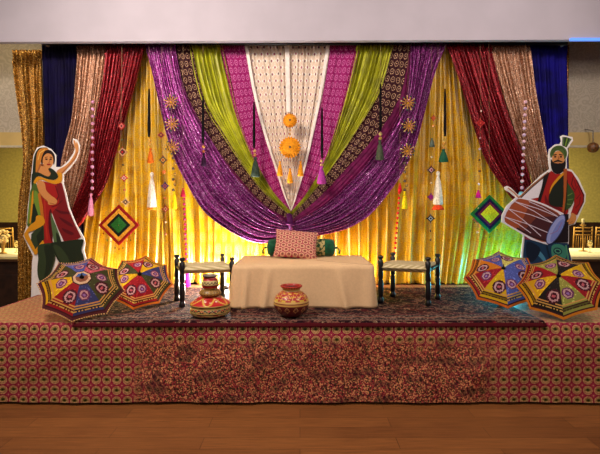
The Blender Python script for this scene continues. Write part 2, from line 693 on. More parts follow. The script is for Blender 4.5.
def drape(name, label, cat, lc, rc, Y, pleats, amp, mat, group=None, nu=None, nv=70, seed=0, sharp=0.0, header=True, extra=0.0, parent=None, hem=0.0, zmin=0.64):
    """hanging cloth between two edge curves given as (px, py) seen at YB"""
    rnd = random.Random(seed)
    nu = nu or max(24, int(pleats * 9))
    A, B = cr(lc, nv), cr(rc, nv)
    p1, p2, p3 = rnd.random() * 6, rnd.random() * 6, rnd.random() * 6
    k1 = 1.5 + rnd.random()
    mb = MB()
    wmax = max((B[j] - A[j]).length for j in range(nv + 1))
    wtop = (B[0] - A[0]).length * YB / F
    L = sum((A[j + 1] - A[j]).length for j in range(nv)) * YB / F
    L2 = sum((B[j + 1] - B[j]).length for j in range(nv)) * YB / F
    L = (L + L2) / 2
    for j in range(nv + 1):
        v = j / nv
        wl = (B[j] - A[j]).length
        am = amp * (0.18 + 0.82 * (wl / wmax) ** 0.8)
        for i in range(nu + 1):
            u = i / nu
            u2 = u + 0.35 / pleats * math.sin(2 * PI * u * k1 + p1) + 0.12 / pleats * math.sin(v * 7 + p2 + u * 9)
            f = math.sin(2 * PI * pleats * u2)
            f = 0.7 * f + 0.3 * math.sin(2 * PI * pleats * 2.3 * u + p3 + v * 1.3)
            if sharp:
                f = math.copysign(abs(f) ** (1 - sharp), f)
            # gathered header
            hd = 1.0
            if header and v < 0.035:
                hd = 0.45
                f = math.sin(2 * PI * pleats * 1.9 * u)
            q = A[j].lerp(B[j], u + extra * (u - 0.5))
            du = 0.22 * am * math.cos(2 * PI * pleats * u2) * F / YB * 0.6
            q = q + Vector((du, 0))
            p = P(q.x, q.y, Y)
            p.y = Y - am * f * hd
            p.z = max(p.z, zmin)
            if hem and j == nv:
                p.z += hem * math.sin(2 * PI * pleats * u2 * 0.5)
            mb.v.append(tuple(p))
    for j in range(nv):
        for i in range(nu):
            a = j * (nu + 1) + i
            fl_ = 1.8
            uv = [(i / nu * wtop * fl_, -j / nv * L), (i / nu * wtop * fl_, -(j + 1) / nv * L), ((i + 1) / nu * wtop * fl_, -(j + 1) / nv * L), ((i + 1) / nu * wtop * fl_, -j / nv * L)]
            mb.face([a, a + nu + 1, a + nu + 2, a + 1], 0, None, uv)
    o = mb.build(name, mat, parent)
    s_ = o.modifiers.new('solid', 'SOLIDIFY')
    s_.thickness = 0.002
    s_.offset = 1
    if label:
        tag(o, label, cat, group)
    return o


# fabrics
M['purple'] = sequin('purple_sequin', (88, 16, 78), (172, 64, 158), (240, 190, 236), 0.32, 150, 0.13)
M['maroon'] = sequin('maroon_sequin', (64, 4, 14), (146, 10, 28), (226, 70, 80), 0.34, 150, 0.10)
M['champ'] = sequin('champagne_sequin', (104, 66, 46), (190, 140, 108), (240, 214, 190), 0.36, 150, 0.12)
M['goldseq'] = sequin('gold_sequin', (84, 52, 12), (176, 122, 38), (250, 206, 110), 0.36, 130, 0.15)
M['navy'] = plain('navy_velour', (12, 6, 44), 0.75, var=0.25, scale=6)
M['blue'] = plain('blue_velour', (14, 8, 92), 0.7, var=0.25, scale=6)
M['plum'] = plain('plum_cloth', (96, 16, 66), 0.6, var=0.15, scale=20)
M['green'] = plain('lime_satin', (168, 170, 12), 0.42, var=0.12, scale=8)


def damask(name, dark, light_, hot, transl=0.25):
    m, nt, b = new_mat(name, 0.36)
    b.inputs['Specular IOR Level'].default_value = 0.9
    b.inputs['Sheen Weight'].default_value = 0.08
    b.inputs['Sheen Roughness'].default_value = 0.35
    xyz, vec = coords(nt, 'UV')
    u, v_ = xyz[0] / 0.20, xyz[1] / 0.13
    fx = (u + (v_.floor() * 0.5)).fract() - 0.5
    fy = v_.fract() - 0.5
    dd = (fx * fx * 1.4 + fy * fy).sqrt()
    ring = ((dd * 34).sin() * 0.5 + 0.5) * dd.lt(0.42)
    n = noise(nt, vec, 70, 3)
    c = mix(nt, n.step(0.35, 0.65), dark, light_)
    c = mix(nt, ring * 0.6, c, hot)
    nt.links.new(c, b.inputs['Base Color'])
    t = nt.nodes.new('ShaderNodeBsdfTranslucent')
    nt.links.new(c, t.inputs[0])
    s = nt.nodes.new('ShaderNodeMixShader')
    s.inputs[0].default_value = transl
    nt.links.new(b.outputs[0], s.inputs[1])
    nt.links.new(t.outputs[0], s.inputs[2])
    nt.links.new(s.outputs[0], nt.nodes['Material Output'].inputs[0])
    return m


M['yellow'] = damask('yellow_damask', (204, 150, 4), (238, 196, 10), (206, 184, 104))


def rings(name, base, base2, ringc, pitch, transl=0, dense=False):
    m, nt, b = new_mat(name, 0.55)
    xyz, vec = coords(nt, 'UV')
    u, v_ = xyz[0] / pitch, xyz[1] / pitch
    fx = (u + v_.floor() * 0.5).fract() - 0.5
    fy = v_.fract() - 0.5
    dd = (fx * fx + fy * fy).sqrt()
    n = noise(nt, vec, 120, 2)
    c = mix(nt, n.step(0.35, 0.65), base, base2)
    c = mix(nt, dd.gt(0.27) * dd.lt(0.39) * n.step(0.35, 0.55) * 0.85, c, ringc)
    c = mix(nt, dd.lt(0.07), c, ringc)
    if dense:
        c = mix(nt, (dd.gt(0.22) * dd.lt(0.40)) * ((fx * 20).sin().gt(0.2)) * 0.5, c, base)
    nt.links.new(c, b.inputs['Base Color'])
    return m


M['brocade'] = rings('dark_brocade', (36, 6, 14), (58, 12, 26), (214, 172, 136), 0.09, dense=True)
M['magenta'] = rings('magenta_print', (126, 10, 84), (154, 20, 102), (206, 120, 176), 0.085)
m, nt, b = new_mat('white_embroidery', 0.65)
xyz, vec = coords(nt, 'UV')
u, v_ = xyz[0] / 0.125, xyz[1] / 0.075
fx = (u + v_.floor() * 0.5).fract() - 0.5
fy = v_.fract() - 0.5
dia = (fx.abs() * 1.0 + fy.abs())
n = noise(nt, vec, 130, 2)
c = mix(nt, n.step(0.3, 0.7), (228, 222, 214), (244, 242, 240))
c = mix(nt, dia.gt(0.41) * n.step(0.35, 0.5) * 0.6, c, (196, 148, 84))
dd = (fx * fx * 2.2 + fy * fy).sqrt()
parity = (v_ * 0.5).fract().gt(0.5)
c = mix(nt, dd.lt(0.19), c, (140, 40, 80))
c = mix(nt, dd.lt(0.19) * parity * ((u * 0.5).fract().gt(0.5)), c, (20, 56, 50))
c = mix(nt, dd.gt(0.24) * dd.lt(0.29), c, (208, 168, 110))
nt.links.new(c, b.inputs['Base Color'])
M['white'] = m
M['whiteplain'] = plain('white_border_cloth', (232, 222, 212), 0.6, var=0.04)

# back layer: yellow
G = 'yellow curtains at the back of the stage'
drape('yellow_curtain', 'yellow damask curtain panel behind the left red and green kite', 'curtain', [(96, 44), (90, 150), (80, 250), (74, 287)], [(162, 44), (166, 150), (168, 230), (168, 287)], 5.15, 9, 0.045, M['yellow'], G, seed=2, hem=0.01)
drape('yellow_curtain', 'yellow damask curtain panel hanging behind the cream bench and the purple swag', 'curtain', [(160, 44), (160, 160), (163, 240), (163, 286)], [(300, 44), (302, 150), (304, 230), (304, 286)], 5.15, 14, 0.045, M['yellow'], G, seed=3, hem=0.01)
drape('yellow_curtain', 'yellow damask curtain panel behind the right low stool and red pompom strand', 'curtain', [(298, 44), (298, 160), (300, 230), (300, 287)], [(445, 44), (443, 150), (440, 230), (438, 287)], 5.145, 13, 0.045, M['yellow'], G, seed=4, hem=0.01)
drape('yellow_curtain', 'yellow damask curtain swept to the left at its hem behind the green kite', 'curtain', [(438, 44), (440, 130), (438, 220), (434, 287)], [(500, 44), (526, 150), (532, 220), (512, 288)], 5.14, 10, 0.05, M['yellow'], G, seed=5, hem=0.01)

G = 'navy side drapes'
drape('navy_drape', 'dark navy drape at the left end behind the dancing woman cutout', 'drape', [(42, 44), (44, 150), (44, 287)], [(80, 44), (82, 150), (85, 287)], 5.10, 6, 0.022, M['navy'], G, seed=6)
drape('navy_drape', 'deep blue drape at the right end behind the drummer cutout', 'drape', [(526, 44), (534, 150), (536, 287)], [(567, 44), (569, 150), (570, 287)], 5.09, 6, 0.022, M['blue'], G, seed=7)
G = 'gold sequin curtains beside the stage'
drape('gold_sequin_curtain', 'gold sequin curtain gathered at mid height left of the navy drape', 'curtain', [(13, 50), (17, 90), (22, 130), (24, 165), (20, 210), (20, 300), (20, 334)], [(43, 50), (43, 90), (43, 135), (40, 165), (42, 220), (44, 300), (44, 334)], 5.26, 5, 0.045, M['goldseq'], G, seed=8, zmin=0.01)
drape('gold_sequin_curtain', 'narrow sliver of gold sequin curtain right of the blue drape', 'curtain', [(555, 45), (556, 150), (556, 334)], [(570, 45), (569, 90), (568, 334)], 5.26, 3, 0.02, M['goldseq'], G, seed=9, zmin=0.01)

G = 'champagne sequin drapes'
drape('champagne_drape', 'rose gold sequin drape tied back behind the dancing woman cutout', 'drape', [(77, 44), (74, 80), (70, 120), (61, 162), (60, 205), (58, 235)], [(108, 44), (103, 85), (96, 130), (88, 170), (76, 205), (64, 240)], 5.05, 7, 0.03, M['champ'], G, seed=10)
drape('champagne_drape', 'silvery rose sequin drape tied back behind the drummer cutout', 'drape', [(488, 44), (500, 85), (512, 125), (524, 157), (532, 185), (540, 225)], [(529, 44), (536, 95), (543, 135), (549, 168), (552, 195), (552, 225)], 5.05, 7, 0.03, M['champ'], G, seed=11)
G = 'maroon sequin drapes'
dl = drape('maroon_drape', 'maroon sequin drape swept down left behind the pink bead strand', 'drape', [(106, 44), (102, 85), (94, 130), (86, 172), (75, 202), (62, 235)], [(146, 44), (136, 85), (126, 118), (117, 150), (107, 182), (95, 203), (80, 222), (70, 236)], 5.01, 9, 0.036, M['maroon'], G, seed=12)
dr = drape('maroon_drape', 'maroon sequin drape swept down right behind the diamond and bead string', 'drape', [(446, 44), (462, 90), (475, 130), (487, 162), (505, 190), (522, 212), (536, 232)], [(490, 44), (500, 85), (513, 125), (525, 157), (533, 185), (543, 222)], 5.01, 9, 0.036, M['maroon'], G, seed=13)
# red tie backs
tb = plain('red_satin', (170, 22, 30), 0.4)
for nm, lab, pts, x in (('tie_back', 'red satin tie back holding the left maroon drape', [(62, 236), (72, 232), (82, 222), (88, 212)], 0), ('tie_back', 'red satin tie back holding the right maroon drape', [(545, 220), (540, 228), (532, 232), (526, 228)], 1)):
    o = MB().tube([P(a, b_, 4.95) for a, b_ in pts], 0.012, 8).build(nm, tb)
    tag(o, lab, 'tie back', 'red tie backs')

# centre pieces
Lo = [(145, 44), (153, 75), (165, 129), (175, 160), (190, 190), (204, 212), (224, 228), (247, 240), (264, 243), (279, 240), (291, 235)]
L1 = [(175, 44), (182, 80), (194, 110), (218, 150), (243, 185), (268, 209), (291, 224)]
L2 = [(174, 44), (180, 75), (189, 103), (205, 130), (229, 165), (262, 203), (291, 221)]
L3 = [(191, 44), (197, 75), (206, 105), (222, 132), (244, 166), (265, 193), (291, 216)]
L4 = [(220, 44), (228, 80), (236, 115), (249, 150), (258, 167), (273, 192), (291, 212)]
L5 = [(245, 44), (252, 90), (262, 130), (274, 165), (284, 195), (291, 211)]
Ce = [(287, 44), (288, 90), (289, 140), (290, 190), (291, 212)]
R5 = [(330, 44), (323, 90), (315, 130), (307, 165), (297, 197), (291, 211)]
R4 = [(359, 44), (349, 85), (338, 125), (325, 162), (307, 193), (291, 212)]
R3 = [(392, 44), (384, 75), (376, 98), (357, 130), (335, 163), (312, 193), (291, 216)]
R2 = [(411, 44), (405, 75), (398, 100), (376, 137), (349, 168), (318, 200), (291, 221)]
R1 = [(411, 44), (409, 80), (404, 105), (385, 140), (357, 175), (325, 205), (291, 224)]
Ro = [(446, 44), (434, 75), (422, 120), (412, 152), (397, 180), (373, 211), (352, 226), (331, 233), (308, 236), (291, 234)]
G = 'white embroidered drapes at the centre'
drape('white_drape', 'cream embroidered drape with gold lattice, left half of the centre', 'drape', L5, Ce, 5.06, 6, 0.02, M['white'], G, seed=20, extra=0.04)
drape('white_drape', 'cream embroidered drape with gold lattice, right half of the centre', 'drape', Ce, R5, 5.055, 6, 0.02, M['white'], G, seed=21, extra=0.04)
bd = plain('border_white', (236, 226, 218), 0.6, var=0.03)
for pts, lab in (([(246, 44), (254, 90), (264, 130), (276, 168), (285, 196), (291, 211)], 'plain white selvedge trim along the left cream drape'), ([(328.5, 44), (321, 90), (313, 130), (305, 165), (296, 196), (291, 211)], 'plain white selvedge trim along the right cream drape'), ([(287, 44), (288, 80), (288.5, 112)], 'white selvedge trim down the middle of the cream drapes')):
    w_ = 1.6 if pts[0][0] != 287 else 2.2
    tp_ = [1 - 0.8 * (k / (len(pts) - 1)) ** 2 if len(pts) > 3 else 1 for k in range(len(pts))]
    a = [(x - w_ * q, y) for (x, y), q in zip(pts, tp_)]
    b_ = [(x + w_ * q, y) for (x, y), q in zip(pts, tp_)]
    drape('selvedge_trim', lab, 'trim', a, b_, 5.02, 1, 0.002, bd, 'white selvedge trims', nu=4, seed=22, header=False)
G = 'magenta printed drapes'
drape('magenta_drape', 'magenta printed drape between lime and cream drapes, left side', 'drape', L4, L5, 5.04, 3, 0.014, M['magenta'], G, seed=23, extra=0.12)
drape('magenta_drape', 'magenta printed drape between cream and lime drapes, right side', 'drape', R5, R4, 5.04, 3, 0.014, M['magenta'], G, seed=24, extra=0.12)
G = 'lime green satin drapes'
drape('lime_drape', 'lime green satin drape fanned to the knot, left side', 'drape', L3, L4, 5.03, 7, 0.05, M['green'], G, seed=25, extra=0.12)
drape('lime_drape', 'lime green satin drape fanned to the knot, right side', 'drape', R4, R3, 5.03, 7, 0.05, M['green'], G, seed=26, extra=0.12)
G = 'dark brocade drapes'
for a, b_, a2, b2, side, sd_ in ((L2, L3, L1, L2, 'left', 27), (R3, R2, R2, R1, 'right', 28)):
    o = drape('brocade_drape', 'dark plum drape with rows of gold rings, %s of the knot' % side, 'drape', a, b_, 5.02, 3, 0.014, M['brocade'], G, seed=sd_, extra=0.10)
    drape('plain_border', None, None, a2, b2, 5.015, 2, 0.008, M['plum'], None, seed=sd_ + 5, extra=0.3, parent=o, header=False)
G = 'purple sequin swags'
drape('purple_swag', 'purple sequin swag sweeping from upper left down to the central knot', 'drape', Lo, L1, 4.99, 10, 0.055, M['purple'], G, seed=31, nv=90)
drape('purple_swag', 'purple sequin swag sweeping from upper right down to the central knot', 'drape', R1, Ro, 4.99, 10, 0.055, M['purple'], G, seed=32, nv=90)
kn = empty('drape_knot', P(291, 224, 4.93), 'gathered purple knot where all the centre drapes meet', 'knot')
satin = plain('purple_satin', (70, 14, 66), 0.6)
k_ = MB()
for q in range(7):
    a = -0.9 + q * 0.3
    k_.tube([(0.035 * math.sin(a) - 0.02, 0.0 - 0.02 * math.cos(a), 0.12 - 0.005 * abs(q - 3)), (0.02 * math.sin(a), -0.045 * math.cos(a), 0.0), (0.03 * math.sin(a) + 0.01, -0.02 * math.cos(a), -0.11)], [0.006, 0.014, 0.008], 8)
k_.build('gathers', M['purple'] if False else satin, kn)
MB().tube([(0.042 * math.cos(t * PI / 8), -0.02 + 0.04 * math.sin(t * PI / 8), 0.004 * math.sin(t * PI / 4)) for t in range(16)], 0.012, 8, closed=True).build('tie', satin, kn)

# ------------------------------------------------------------ uplight fixtures
for k, (X, Y, c, e, dx) in enumerate(UPL):
    lab = ['amber LED uplight behind the dancing woman cutout', 'white LED uplight on the stage behind the left low stool', 'white LED uplight behind the cream bench', 'amber LED uplight behind the right side of the cream bench', 'cyan LED uplight behind the right rear parasol'][k]
    t = empty('uplight', (X, Y, STZ + 0.008), lab, 'uplight', 'LED uplights')
    MB().lathe([(0.035, 0), (0.045, 0.004), (0.045, 0.05), (0.040, 0.052), (0.038, 0.045)], 18).build('housing', blackm, t)
    MB().lathe([(0.034, 0.0), (0.034, 0.003)], 18, (0, 0, 0.046)).build('lens', emit('lens_%d' % k, c, 3), t)

# ------------------------------------------------------------ bench
cream = plain('cream_cloth', (222, 186, 142), 0.8, var=0.015, scale=60)
bench = empty('bench', ((P(233, 0, 3.95).x + P(373.5, 0, 3.95).x) / 2, 3.91, STZ + 0.012), 'low wide bench under a cream cloth at the stage centre', 'bench')
BW, BD, BH = 1.225 / 2, 0.80, 0.375
MB().box((-BW + 0.03, 0.03, 0.0), (BW - 0.03, BD - 0.02, BH - 0.012)).build('base', plain('plywood', (150, 110, 70), 0.7), bench, smooth=False)
cl = MB()
loop = []
N = 220
per = 2 * (2 * BW + BD)
rc_ = 0.03


def rect_pt(s_):
    s_ = s_ % per
    for (ax, ay), (bx_, by_), nx, ny in (((-BW, 0), (BW, 0), 0, -1), ((BW, 0), (BW, BD), 1, 0), ((BW, BD), (-BW, BD), 0, 1), ((-BW, BD), (-BW, 0), -1, 0)):
        l = math.hypot(bx_ - ax, by_ - ay)
        if s_ <= l:
            t = s_ / l
            return Vector((ax + (bx_ - ax) * t, ay + (by_ - ay) * t, 0)), Vector((nx, ny, 0)), min(s_, l - s_)
        s_ -= l
    return Vector((-BW, 0, 0)), Vector((0, -1, 0)), 0


NR = 18
for j in range(NR + 1):
    t = j / NR
    for i in range(N):
        s_ = per * i / N
        p, nrm, dc = rect_pt(s_)
        corner = math.exp(-(dc / 0.10) ** 2)
        fold = 0.010 * math.sin(s_ * 16 + 0.8 * math.sin(s_ * 5)) + 0.012 * corner * math.sin(s_ * 50)
        out = (0.004 + t * 0.012 + (fold + 0.014 * corner) * t ** 0.8)
        # two big slack folds on the front
        for cx, wd, sl in ((0.27, 0.028, 0.05), (0.98, 0.035, -0.07), (0.10, 0.02, 0.03)):
            if s_ < 2 * BW:
                out += 0.040 * t ** 0.7 * math.exp(-((s_ - cx - sl * (1 - t)) / wd) ** 2)
        cx_ = Vector((0, BD / 2, 0))
        q = p + nrm * out
        z = BH - t * (BH - 0.004)
        if j == 0:
            q = p - nrm * 0.02
            z = BH
        elif j == 1:
            q = p + nrm * 0.002
            z = BH - 0.006
        cl.v.append((q.x, q.y, z))
for j in range(NR):
    for i in range(N):
        i2 = (i + 1) % N
        cl.face([j * N + i, (j + 1) * N + i, (j + 1) * N + i2, j * N + i2])
cl.face([i for i in range(N)])
o = cl.build('cloth_cover', cream, bench)
o.modifiers.new('solid', 'SOLIDIFY').thickness = 0.002

# ------------------------------------------------------------ cushions
BT = STZ + 0.012 + BH
# square pillow
m, nt, b = new_mat('pillow_print', 0.7)
xyz, vec = coords(nt, 'UV')
fx = (xyz[0] * 7 + (xyz[1] * 7).floor() * 0.5).fract() - 0.5
fy = (xyz[1] * 7).fract() - 0.5
d = (fx * fx + fy * fy * 0.8).sqrt()
n = noise(nt, vec, 50, 2)
c = mix(nt, n.step(0.35, 0.65), (150, 34, 66), (176, 52, 84))
c = mix(nt, d.gt(0.25) * d.lt(0.44), c, (206, 160, 128))
c = mix(nt, d.lt(0.13), c, (84, 84, 40))
c = mix(nt, n.step(0.56, 0.62) * 0.7, c, (214, 176, 140))
nt.links.new(c, b.inputs['Base Color'])
pm = m


def pillow_mesh(w_, h_, th, n=22):
    mb = MB()
    for side in (1, -1):
        n0 = len(mb.v)
        for j in range(n + 1):
            for i in range(n + 1):
                u, v_ = i / n * 2 - 1, j / n * 2 - 1
                e = max(0, (1 - u ** 2)) * max(0, (1 - v_ ** 2))
                pin = 1 - 0.07 * (1 - u * u) * abs(v_) ** 3
                pin2 = 1 - 0.07 * (1 - v_ * v_) * abs(u) ** 3
                mb.v.append((u * w_ / 2 * pin2, -side * th / 2 * e ** 0.42, v_ * h_ / 2 * pin))
        for j in range(n):
            for i in range(n):
                a = n0 + j * (n + 1) + i
                q = [a, a + 1, a + n + 2, a + n + 1]
                uv = [(i / n, j / n), ((i + 1) / n, j / n), ((i + 1) / n, (j + 1) / n), (i / n, (j + 1) / n)]
                if side < 0:
                    q.reverse(); uv.reverse()
                mb.face(q, 0, None, uv)
    return mb


o = pillow_mesh(0.43, 0.31, 0.13).build('square_cushion', pm)
o.rotation_euler = (math.radians(-32), math.radians(5), 0)
o.location = P(296, 245.5, 4.45) + Vector((0, 0, 0.012))
tag(o, 'pink square cushion with medallion print, propped on the bench', 'cushion')
# bolster
grn = plain('green_velvet', (14, 78, 50), 0.6, var=0.2, scale=20, sheen=0.2)
m, nt, b = new_mat('bolster_brocade', 0.55)
xyz, vec = coords(nt, 'Object')
n = noise(nt, vec, 38, 3)
nt.links.new(mix(nt, n.step(0.5, 0.56), (178, 160, 104), (40, 74, 46)), b.inputs['Base Color'])
bx = (P(266, 0, 4.58).x + P(336, 0, 4.58).x) / 2
bl = empty('bolster', (bx, 4.60, BT), 'green bolster cushion with a gold brocade band lying behind the pink cushion', 'cushion')
Rb, Lb = 0.088, 0.35
My = Matrix.Rotation(PI / 2, 3, 'Y')
prof = [(0.004, -Lb), (0.03, -Lb + 0.004), (0.065, -Lb + 0.012), (Rb * 0.93, -Lb + 0.03), (Rb, -Lb + 0.06), (Rb, Lb - 0.06), (Rb * 0.93, Lb - 0.03), (0.065, Lb - 0.012), (0.03, Lb - 0.004), (0.004, Lb)]
MB().lathe(prof, 36, (0, 0, Rb), M=My, ripple=0.012, nrip=18).build('body', grn, bl)
for x0, x1 in ((0.10, 0.24), (-0.24, -0.10)):
    MB().lathe([(Rb + 0.002, x0), (Rb + 0.0035, x0 + 0.01), (Rb + 0.0035, x1 - 0.01), (Rb + 0.002, x1)], 36, (0, 0, Rb), M=My).build('brocade_band', m, bl)
for s_ in (-1, 1):
    t_ = MB()
    t_.sphere((s_ * (Lb + 0.012), 0, Rb), 0.014)
    t_.tube([(s_ * (Lb + 0.02), 0, Rb), (s_ * (Lb + 0.045), -0.02, Rb - 0.03), (s_ * (Lb + 0.035), -0.02, Rb - 0.06)], [0.004, 0.009, 0.012], 8)
    t_.build('end_tassel', grn, bl)

# ------------------------------------------------------------ low stools
ebony = plain('black_lacquer', (16, 14, 16), 0.32, 0.0, 0.2)
m, nt, b = new_mat('woven_cord', 0.8)
xyz, vec = coords(nt, 'Object')
st = ((xyz[1] * 300).sin() * 0.5 + 0.5) * 0.6 + noise(nt, vec, 90, 2) * 0.4
nt.links.new(mix(nt, st.step(0.2, 0.8), (176, 158, 112), (216, 200, 158)), b.inputs['Base Color'])
bump(nt, b, st, 0.5, 0.004)
cord_m = m


def stool(corners, label):
    """corners: front-left, front-right, back-right, back-left world x,y"""
    cx = sum(c_[0] for c_ in corners) / 4
    cy = sum(c_[1] for c_ in corners) / 4
    t = empty('low_stool', (cx, cy, STZ + 0.012), label, 'stool', 'low stools beside the bench')
    C = [Vector((c_[0] - cx, c_[1] - cy, 0)) for c_ in corners]
    hl = 0.435
    for c_ in C:
        prof = [(0.016, 0), (0.026, 0.004), (0.028, 0.02), (0.024, 0.045), (0.018, 0.055), (0.023, 0.065), (0.025, 0.12), (0.024, 0.20), (0.017, 0.215), (0.024, 0.228), (0.024, 0.26), (0.020, 0.30), (0.023, 0.33), (0.024, 0.385), (0.016, 0.395), (0.014, 0.402), (0.023, 0.410), (0.026, 0.420), (0.022, 0.431), (0.008, hl)]
        lg = MB().lathe(prof, 18).build('leg', ebony, t, loc=c_)
    # side rails wound with cord and the woven bed between them
    for a, b_ in ((0, 1), (1, 2), (2, 3), (3, 0)):
        p, q = C[a], C[b_]
        d_ = (q - p).normalized() * 0.02
        MB().tube([p + d_ + Vector((0, 0, 0.325)), q - d_ + Vector((0, 0, 0.325))], 0.013, 10).build('rail', ebony, t)
    mb = MB()
    n = 16
    for s_ in (1, -1):
        n0 = len(mb.v)
        for j in range(n + 1):
            for i in range(n + 1):
                u, v_ = i / n, j / n
                uu = 0.02 + 0.96 * u
                vv = -0.06 + 1.12 * v_
                p = C[0].lerp(C[1], uu).lerp(C[3].lerp(C[2], uu), vv)
                e = max(0.0, 1 - abs(2 * v_ - 1) ** 10)
                sag = 0.004 * math.sin(PI * u) * math.sin(PI * v_)
                p.z = 0.327 + s_ * 0.036 * e ** 0.5 - sag
                mb.v.append(tuple(p))
        for j in range(n):
            for i in range(n):
                a = n0 + j * (n + 1) + i
                q = [a, a + 1, a + n + 2, a + n + 1]
                mb.face(q if s_ > 0 else q[::-1])
        if s_ < 0:
            for i in range(n):
                for base in ((0, 1), (n, 0)):
                    pass
    # close the two open ends
    k = (n + 1) * (n + 1)
    for j in range(n):
        a, b_ = j * (n + 1), (j + 1) * (n + 1)
        mb.face([a, b_, b_ + k, a + k])
        a, b_ = j * (n + 1) + n, (j + 1) * (n + 1) + n
        mb.face([b_, a, a + k, b_ + k])
    mb.build('seat', cord_m, t)
    return t


stool([(-1.028, 3.93), (-0.605, 4.00), (-0.745, 4.32), (-1.15, 4.20)], 'low black legged stool with woven cord seat, left of the cream bench')
stool([(0.739, 4.12), (1.132, 3.98), (1.305, 4.27), (0.906, 4.40)], 'low black legged stool with woven cord seat, right of the cream bench')


# ------------------------------------------------------------ painted pots
pot_m = vcol('painted_pottery', 0.38)


def hsh(a, b_=0):
    return random.Random(int(a * 131 + b_ * 7919)).random()


def lathe_pot(name, prof, loc, label, colfn, group=None, cat='pot', seg=96):
    N = 64
    L = [0]
    for i in range(1, len(prof)):
        L.append(L[-1] + math.hypot(prof[i][0] - prof[i - 1][0], prof[i][1] - prof[i - 1][1]))
    c_ = cr(prof, N)
    zmax = max(p.y for p in c_)
    mb = MB()
    mb.lathe([(max(0.001, p.x), p.y) for p in c_], seg, col=lambda t, a: colfn(c_[min(N - 1, int(t * (N - 1) + 0.5))].y / zmax, a, t))
    # inner bottom face hides inside
    o = mb.build(name, pot_m, None, loc)
    o.modifiers.new('sub', 'SUBSURF').levels = 0
    tag(o, label, cat, group)
    return o


def matka_col(z, a, t):
    if t > 0.9: return (60, 24, 18)
    if z > 0.93: return (168, 40, 30)
    if z > 0.86: return (196, 120, 50) if int(a * 48) % 2 else (150, 30, 26)
    if z > 0.80: return (186, 150, 84)
    if z > 0.52:
        k = math.sin(a * 2 * PI * 11 + 3 * math.sin(z * 34)) + math.sin(z * 60)
        if k > 0.9: return (214, 176, 60)
        if k > 0.2: return (186, 62, 30)
        return (168, 36, 34) if hsh(int(a * 90), int(z * 60)) > 0.25 else (212, 160, 110)
    if z > 0.47: return (214, 172, 96)
    if z > 0.44: return (120, 30, 26)
    if z > 0.40: return (206, 160, 84)
    k = abs(((a * 12) % 1) - 0.5) + abs(z - 0.27) * 3
    if 0.2 < k < 0.32: return (196, 150, 96)
    return (96, 18, 24)


Z1 = STZ + 0.015
lathe_pot('painted_pot', [(0.001, 0), (0.05, 0.001), (0.085, 0.018), (0.125, 0.06), (0.142, 0.105), (0.128, 0.155), (0.095, 0.19), (0.072, 0.203), (0.070, 0.222), (0.088, 0.238), (0.086, 0.248), (0.070, 0.246), (0.062, 0.222), (0.060, 0.19)], (P(291.3, 0, 3.60).x, 3.60, Z1), 'round maroon and gold painted clay pot on the carpet before the bench', matka_col)


def basket_col(z, a, t):
    if t > 0.97: return (120, 20, 20)
    if z > 0.60:
        k = abs(((a * 6) % 1) - 0.5) * 2
        if abs(k - (z - 0.60) / 0.36) < 0.13: return (214, 176, 70)
        if hsh(int(a * 60), int(z * 30)) > 0.95: return (230, 210, 190)
        return (186, 22, 24)
    if z > 0.55: return (206, 176, 90)
    if z > 0.51: return (40, 24, 18)
    if z > 0.46: return (212, 186, 110) if int(a * 22) % 3 else (170, 26, 26)
    if z > 0.24:
        k = math.sin(a * 2 * PI * 18) * 0.06
        if abs(z - 0.35 - k) < 0.035: return (36, 26, 20)
        if abs(z - 0.35 + k) < 0.03: return (176, 54, 34)
        return (200, 176, 100)
    if z > 0.19: return (44, 26, 20)
    if z > 0.10: return (214, 190, 120) if int(a * 22 + z * 20) % 3 else (170, 26, 26)
    return (52, 38, 22)


def tier_col(z, a, t):
    k = int(z * 7)
    if k % 2: return (150, 112, 50)
    return (104, 70, 34) if int(a * 40) % 2 else (178, 140, 70)


def small_col(z, a, t):
    if z > 0.90: return (120, 112, 104)
    if z > 0.80: return (60, 44, 34)
    if z > 0.60: return (178, 28, 28)
    if z > 0.55: return (212, 190, 120)
    if z > 0.34:
        return (36, 30, 24) if abs(z - 0.45 - 0.05 * math.sin(a * 2 * PI * 14)) < 0.03 else (208, 186, 122)
    if z > 0.28: return (60, 30, 24)
    if z > 0.12: return (170, 28, 28)
    return (190, 150, 80)


PX, PY_ = P(210.3, 0, 3.63).x, 3.63
G = 'stack of painted pots by the left stool'
lathe_pot('painted_basket', [(0.001, 0), (0.11, 0.001), (0.14, 0.01), (0.158, 0.03), (0.160, 0.055), (0.152, 0.075), (0.160, 0.09), (0.158, 0.105), (0.13, 0.122), (0.10, 0.142), (0.085, 0.150), (0.001, 0.152)], (PX, PY_, Z1), 'wide red topped painted basket with zigzag bands at the bottom of the stack', basket_col, G, 'basket')
lathe_pot('painted_bowl', [(0.001, 0), (0.05, 0.001), (0.078, 0.012), (0.088, 0.030), (0.078, 0.048), (0.066, 0.056), (0.001, 0.057)], (PX, PY_, Z1 + 0.152), 'small gold banded bowl between the red basket and the top pot', tier_col, G, 'bowl')
lathe_pot('small_painted_pot', [(0.001, 0), (0.04, 0.001), (0.060, 0.018), (0.068, 0.045), (0.060, 0.075), (0.050, 0.090), (0.048, 0.100), (0.062, 0.108), (0.064, 0.116), (0.050, 0.116), (0.042, 0.10)], (PX, PY_, Z1 + 0.209), 'small red and cream painted pot with grey rim on top of the stack', small_col, G, 'pot')

# ------------------------------------------------------------ parasols
para_m = vcol('embroidered_patchwork', 0.7, transl=0.22)
NAVY, RED, YEL, GRN, BLK, PNK, BLU, ORG, OLV = (56, 58, 104), (150, 28, 34), (214, 160, 24), (66, 66, 36), (36, 30, 28), (186, 84, 96), (78, 84, 150), (206, 112, 30), (150, 146, 66)
CRM = (222, 196, 160)


